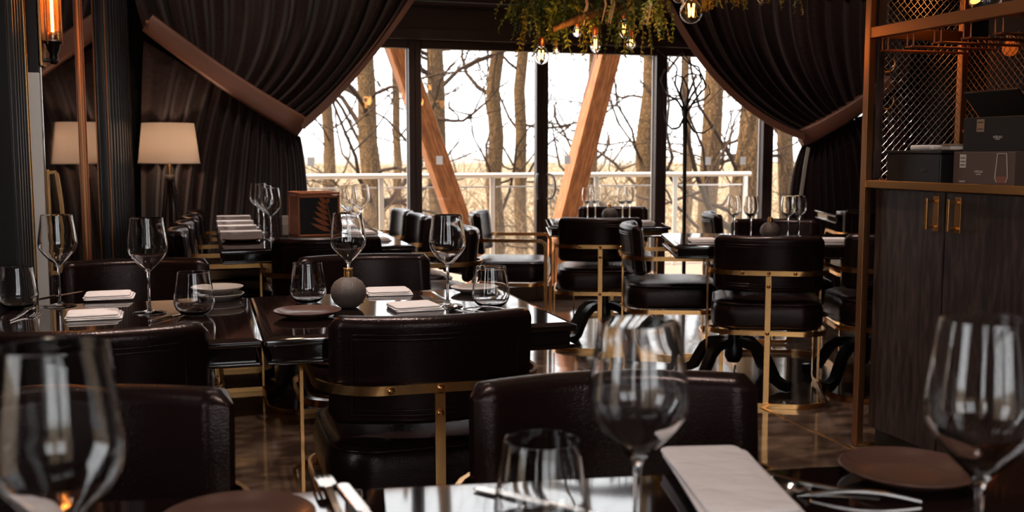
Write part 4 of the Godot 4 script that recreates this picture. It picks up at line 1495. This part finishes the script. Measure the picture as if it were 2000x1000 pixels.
func knife() -> Node3D:
	var t := thing("table_knife", "", "knife", Vector3.ZERO, 0, "steel cutlery")
	part(t, "handle", MB.new().pad([[0.001, 0.0], [0.0, 0.0025], [0.001, 0.006]], 0.006, 0.05, 0.005, Vector3(0, 0, 0.055), 4), M.steel)
	part(t, "blade", MB.new().pad([[0.002, 0.0], [0.0, 0.0008], [0.002, 0.0016]], 0.0095, 0.058, 0.009, Vector3(0, 0.002, -0.05), 4), M.steel)
	return t

func spoon() -> Node3D:
	var t := thing("table_spoon", "", "spoon", Vector3.ZERO, 0, "steel cutlery")
	var p := PackedVector3Array()
	for i in 13:
		var f := i / 12.0
		p.append(Vector3(0, 0.004 + 0.008 * sin(PI * f), 0.08 - 0.13 * f))
	part(t, "handle", MB.new().bar(p, same(Vector3(0, 1, 0), 13), 0.008, 0.003), M.steel)
	var b := MB.new()
	b.xf = Transform3D(Basis.from_scale(Vector3(1, 1, 1.5)), Vector3(0, 0.0, -0.075))
	b.lathe([[0.0, 0.001], [0.008, 0.002], [0.0145, 0.006], [0.017, 0.0105], [0.0165, 0.011], [0.0135, 0.0072], [0.007, 0.0036], [0.0, 0.003]], 20)
	part(t, "bowl", b, M.steel)
	return t

func bud_vase(mt: Material) -> Node3D:
	var t := thing("bud_vase", "", "vase", Vector3.ZERO, 0, "round bud vases")
	var b := MB.new()
	var rows := []
	var prof := [[0.0, 0.002], [0.016, 0.0], [0.024, 0.002], [0.038, 0.014], [0.0465, 0.030], [0.0485, 0.043], [0.046, 0.058], [0.037, 0.073], [0.022, 0.083], [0.011, 0.086], [0.0, 0.087]]
	for q in prof:
		var row := PackedVector3Array()
		for j in 96:
			var a := TAU * j / 96
			var rr: float = q[0] * (1.0 + 0.018 * cos(a * 32))
			row.append(Vector3(rr * cos(a), q[1], rr * sin(a)))
		rows.append(row)
	b.grid(rows, true)
	part(t, "body", b, mt)
	part(t, "neck", MB.new().lathe([[0.012, 0.083], [0.0125, 0.100], [0.0115, 0.106], [0.013, 0.109], [0.0128, 0.1105], [0.010, 0.1105], [0.010, 0.083]], 24), M.brass)
	return t

func on(x: float, z: float, up := 0.0) -> Vector3:
	return Vector3(x, TOP + up, z)

func tableware() -> void:
	var wg := wine_glass("wine_glass", 0.256, 1.0)
	for q in [[0.390, -2.935, "large wine glass behind the round ribbed vase"], [0.643, -2.771, "large wine glass with fork beside it on the square table"], [-0.395, -3.082, "large wine glass left of the two white napkins by the mirror wall"], [-0.149, -2.873, "large wine glass right of the two white napkins by the mirror wall"],
			[-0.118, -0.868, "big blurred wine glass in the lower left foreground"], [0.417, -0.943, "blurred foreground wine glass beside the large folded napkin"], [0.687, -0.767, "big blurred wine glass at the lower right before the cabinet doors"],
			[0.312, -5.20, "nearest tall wine glass left of the amber lantern"], [0.302, -5.62, "second tall wine glass left of the amber lantern"], [0.295, -6.02, "third tall wine glass left of the amber lantern"],
			[0.735, -5.51, "tall wine glass right of the amber lantern"], [0.834, -5.72, "farther tall wine glass right of the amber lantern"]]:
		var g := dup(wg, "wine_glass", q[2], on(q[0], q[1]), 0, "wine glasses")
		g.scale = Vector3(1, 1.07, 1) if q[1] > -0.9 else Vector3.ONE
	var sg := wine_glass("small_wine_glass", 0.212, 1.0, true)
	for q in [[2.568, -4.641, "leftmost small wine glass on the table beside the cabinet"], [2.624, -4.572, "second small wine glass from the left on the table beside the cabinet"], [2.829, -4.563, "small wine glass just right of the brass-necked vase beside the cabinet"], [2.90, -4.575, "rightmost small wine glass on the table beside the cabinet"],
			[2.316, -6.06, "leftmost small wine glass before the glass doors"], [2.40, -6.14, "second small wine glass from the left before the glass doors"], [2.53, -6.0, "third small wine glass from the left before the glass doors"], [2.60, -6.05, "rightmost small wine glass before the glass doors"]]:
		dup(sg, "small_wine_glass", q[2], on(q[0], q[1]), 0, "small wine glasses")
	var tu := tumbler()
	for q in [[0.276, -2.955, "stemless tumbler behind the clay plate beside the round vase"], [0.755, -2.72, "stemless tumbler near the right corner of the square table"], [-0.500, -3.07, "stemless tumbler at the far left by the mirror wall"], [-0.034, -2.81, "stemless tumbler beside the pale plates"], [0.345, -1.038, "blurred stemless tumbler in the foreground with knife behind it"]]:
		dup(tu, "stemless_glass", q[2], on(q[0], q[1]), 0, "stemless tumblers")
	for k in 5:
		dup(tu, "stemless_glass", ["first", "second", "third", "fourth", "fifth"][k] + " tumbler from the mesh end on the cabinet's upper shelf", Vector3(2.60 + 0.03 * (k % 2), 1.6385, -2.98 + 0.125 * k), 0, "tumblers on the upper shelf")
	# napkins
	var np := napkin(0.068, 0.062)
	for q in [[0.53, -3.08, 0.0, -6, "white folded napkin behind the round vase on the square table"], [0.545, -2.755, 0.0, 4, "white folded napkin nearest on the square table, before the wine glass"], [-0.277, -3.20, 0.004, 0, "farther white napkin between the two wine glasses by the mirror wall"], [-0.285, -2.85, 0.0, 2, "nearer white napkin between the two wine glasses by the mirror wall"],
			[2.12, -5.93, 0.0, -17, "white napkin at the left end of the table before the glass doors"], [2.58, -5.80, 0.0, -17, "white napkin at the right end of the table before the glass doors"],
			[2.32, -4.50, 0.0, -20, "white napkin at the left end of the table beside the cabinet"], [2.945, -4.33, 0.0, -20, "white napkin near the cabinet's brass post"],
			[4.40, -6.32, 0.0, -22, "white napkin on the far table beside the right curtain"],
			[0.80, -5.0, 0.0, 0, "nearest white napkin on the window side of the long table"], [0.80, -5.45, 0.0, 0, "second white napkin on the window side of the long table"], [0.82, -6.0, 0.0, 0, "third white napkin on the window side of the long table"]]:
		dup(np, "folded_napkin", q[4], on(q[0], q[1], q[2]), q[3], "folded napkins")
	var bg := napkin(0.060, 0.135)
	dup(bg, "folded_napkin", "large white folded napkin in the foreground right of the tumbler", on(0.615, -1.115, 0.012), -14, "folded napkins")
	dup(bg, "folded_napkin", "white folded napkin cut by the lower left corner", on(-0.20, -1.12), 20, "folded napkins")
	# menus at the long table
	for q in [[0.165, -5.17], [0.160, -5.58], [0.160, -5.98], [0.165, -6.45]]:
		var i: int = [-5.17, -5.58, -5.98, -6.45].find(q[1])
		var t := thing("folded_menu", ["nearest", "second", "third", "farthest"][i] + " white napkin-wrapped menu on the mirror side of the long table", "menu", on(q[0], q[1]), 0, "menus on the long table")
		part(t, "plate", MB.new().lathe([[0.0, 0.001], [0.07, 0.0], [0.10, 0.010], [0.105, 0.014], [0.10, 0.015], [0.07, 0.006], [0.0, 0.005]], 32), M.clay_plate)
		part(t, "napkin", MB.new().pad([[0.002, 0.012], [0.0, 0.014], [0.0, 0.046], [0.003, 0.049]], 0.10, 0.055, 0.006, Vector3.ZERO, 3), M.napkin)
	# plates
	var cp := plate(0.088, M.clay_plate, "clay_plate")
	for q in [[0.250, -2.70, 0.0, "small clay-brown plate on the near left edge of the square table"], [0.875, -1.105, 0.0, "dark clay plate in the foreground before the cabinet"], [0.025, -1.165, 0.0, "brown clay plate at the bottom edge left of centre"]]:
		dup(cp, "clay_plate", q[3], on(q[0], q[1], q[2]), 0, "side plates")
	var pp := plate(0.075, M.pale_plate, "pale_plate")
	for q in [[0.030, -3.10, 0.0, "lower pale plate behind the stemless tumbler by the mirror wall"], [0.028, -3.105, 0.0195, "upper pale plate stacked behind the stemless tumbler by the mirror wall"], [0.79, -3.03, 0.0, "pale plate at the far right of the square table"]]:
		dup(pp, "pale_plate", q[3], on(q[0], q[1], q[2]), 0, "side plates")
	# cutlery
	var fk := fork()
	for q in [[0.655, -2.93, 10, "steel fork behind the wine glass on the square table"], [-0.47, -2.90, -12, "steel fork in front of the tumbler at the far left"], [0.140, -1.20, 3, "blurred fork at the bottom edge beside the brown plate"], [0.735, -1.10, 55, "blurred fork left of the dark clay plate in the foreground"]]:
		dup(fk, "table_fork", q[3], on(q[0], q[1]), q[2], "steel cutlery")
	var kn := knife()
	for q in [[0.685, -2.64, 30, "steel knife before the tumbler at the square table's right corner"], [0.385, -1.14, 38, "blurred knife seen through the foreground tumbler"], [-0.43, -3.29, -35, "steel knife behind the left wine glass by the mirror wall"], [-0.09, -2.80, -30, "steel knife beside the tumbler by the mirror wall"], [0.170, -1.185, 6, "blurred knife at the bottom edge beside the fork"]]:
		dup(kn, "table_knife", q[3], on(q[0], q[1]), q[2], "steel cutlery")
	var sp := spoon()
	for q in [[0.755, -1.055, 62, "blurred spoon left of the dark clay plate in the foreground"], [0.71, -2.66, 60, "steel spoon near the tumbler on the square table"]]:
		dup(sp, "table_spoon", q[3], on(q[0], q[1]), q[2], "steel cutlery")
	# vases
	var bv := bud_vase(M.vase_stone)
	for q in [[0.374, -2.822, "round ribbed brown bud vase with brass neck on the square table"], [2.691, -4.50, "round bud vase with brass neck on the table beside the cabinet"], [2.43, -5.97, "round bud vase on the table before the glass doors"]]:
		dup(bv, "bud_vase", q[2], on(q[0], q[1]), 0, "round bud vases")
	# fern lantern
	var ln := thing("fern_lantern", "square copper lantern with fern motif on the long table", "lantern", on(0.545, -5.42), 8)
	var s := 0.104
	for a in [-1, 1]:
		for b in [-1, 1]:
			part(ln, "corner_post", MB.new().box(Vector3(a * s, 0.108, b * s), Vector3(0.012, 0.21, 0.012), 0.002), M.copper)
	for y in [0.006, 0.205, 0.222]:
		var rim := MB.new()
		for a in [-1, 1]:
			rim.box(Vector3(a * s, y, 0), Vector3(0.014, 0.011, 2 * s + 0.014), 0.002)
			rim.box(Vector3(0, y, a * s), Vector3(2 * s + 0.014, 0.011, 0.014), 0.002)
		part(ln, "rim", rim, M.copper)
	part(ln, "base", MB.new().box(Vector3(0, 0.004, 0), Vector3(2 * s, 0.006, 2 * s), 0.001), M.iron)
	for a in 4:
		var g := part(ln, "dark_panel", MB.new().box(Vector3(0, 0.105, s - 0.002), Vector3(2 * s - 0.012, 0.19, 0.003), 0.0005), M.copper if a == 3 else M.black_plastic)
		g.rotation_degrees.y = 90 * a
	for k in 6:
		var lf := MB.new()
		var p0 := Vector3(0.062 - 0.004 * k, 0.026 + 0.029 * k, s + 0.001)
		for sd in ([-1] if k < 5 else [-1, 1]):
			var dr := Vector3(-1.0, 0.42 + 0.08 * k, 0).normalized() if sd < 0 else Vector3(0.5, 1.0, 0).normalized()
			var L := (0.115 - 0.012 * k) if sd < 0 else 0.03
			var wv := Vector3(-dr.y, dr.x, 0)
			var up := Vector3(0, 0, 0.003)
			lf.grid([PackedVector3Array([p0, p0 + dr * L * 0.3 + wv * 0.013 + up, p0 + dr * L * 0.65 + wv * 0.010 + up, p0 + dr * L]), PackedVector3Array([p0, p0 + dr * L * 0.3 - wv * 0.011 + up * 0.3, p0 + dr * L * 0.65 - wv * 0.008 + up * 0.3, p0 + dr * L])], false)
		part(ln, "fern_leaf", lf, M.copper)
	part(ln, "fern_stem", MB.new().tube(PackedVector3Array([Vector3(0.07, 0.016, s + 0.002), Vector3(0.058, 0.09, s + 0.002), Vector3(0.042, 0.18, s + 0.002)]), PackedFloat32Array([0.005, 0.0035, 0.002]), 6), M.copper)
	# little pale card behind the lantern
	var cd := thing("place_card", "small pale folded card standing left of the copper lantern", "card", on(0.47, -6.22), 5)
	part(cd, "front", MB.new().box(Vector3(0, 0.028, 0.008), Vector3(0.065, 0.056, 0.002), 0.0005), M.paper)
	part(cd, "rear", MB.new().box(Vector3(0, 0.028, -0.008), Vector3(0.065, 0.056, 0.002), 0.0005), M.paper)
	part(cd, "fold", MB.new().box(Vector3(0, 0.056, 0), Vector3(0.065, 0.002, 0.018), 0.0005), M.paper)


# ---------------------------------------------------------------- iron branch stand
func iron_tree() -> void:
	var t := thing("iron_branch_stand", "black iron stand with curling bare branches before the right window", "stand", Vector3(3.42, 0, -6.92))
	part(t, "pole", MB.new().tube(seg(Vector3(0, 0.02, 0), Vector3(-0.015, 1.50, 0), 6), PackedFloat32Array([0.016, 0.015, 0.015, 0.015, 0.016, 0.02]), 8), M.iron)
	part(t, "base", MB.new().lathe([[0.0, 0.0], [0.16, 0.0], [0.16, 0.012], [0.05, 0.022], [0.02, 0.05], [0.0, 0.05]], 24), M.iron)
	var B := [
		[[-0.02, 1.42], [-0.06, 1.34], [-0.12, 1.33], [-0.17, 1.38], [-0.19, 1.45]],
		[[-0.01, 1.42], [0.05, 1.31], [0.12, 1.30], [0.17, 1.34], [0.18, 1.37]],
		[[0.0, 1.46], [0.06, 1.52], [0.16, 1.55], [0.22, 1.60], [0.21, 1.66]],
		[[-0.02, 1.46], [-0.08, 1.54], [-0.17, 1.58], [-0.22, 1.68], [-0.18, 1.76]],
		[[-0.01, 1.48], [0.03, 1.58], [0.10, 1.68], [0.07, 1.78], [-0.02, 1.80], [-0.10, 1.86]],
		[[-0.02, 1.48], [-0.05, 1.60], [-0.02, 1.70], [0.04, 1.74], [0.13, 1.73], [0.20, 1.66]],
		[[-0.02, 1.50], [-0.10, 1.66], [-0.08, 1.78], [-0.16, 1.84], [-0.24, 1.90]],
		[[0.0, 1.50], [0.0, 1.62], [-0.05, 1.70], [-0.12, 1.72], [-0.16, 1.68]],
		[[0.01, 1.47], [0.10, 1.58], [0.17, 1.64], [0.14, 1.74], [0.05, 1.82], [0.0, 1.90]],
	]
	for i in B.size():
		var cv := Curve3D.new()
		var pts: Array = B[i]
		for k in pts.size():
			var z := 0.09 * sin(i * 2.1) * k / (pts.size() - 1)
			var a: Array = pts[maxi(k - 1, 0)]
			var b: Array = pts[mini(k + 1, pts.size() - 1)]
			var tg := Vector3(b[0] - a[0], b[1] - a[1], 0) / 5.0
			cv.add_point(Vector3(pts[k][0], pts[k][1], z), -tg, tg)
		var path := PackedVector3Array()
		var rad := PackedFloat32Array()
		var L := cv.get_baked_length()
		for k in 15:
			path.append(cv.sample_baked(L * k / 14.0))
			rad.append(lerpf(0.0095, 0.004, k / 14.0))
		part(t, "branch", MB.new().tube(path, rad, 6), M.iron)
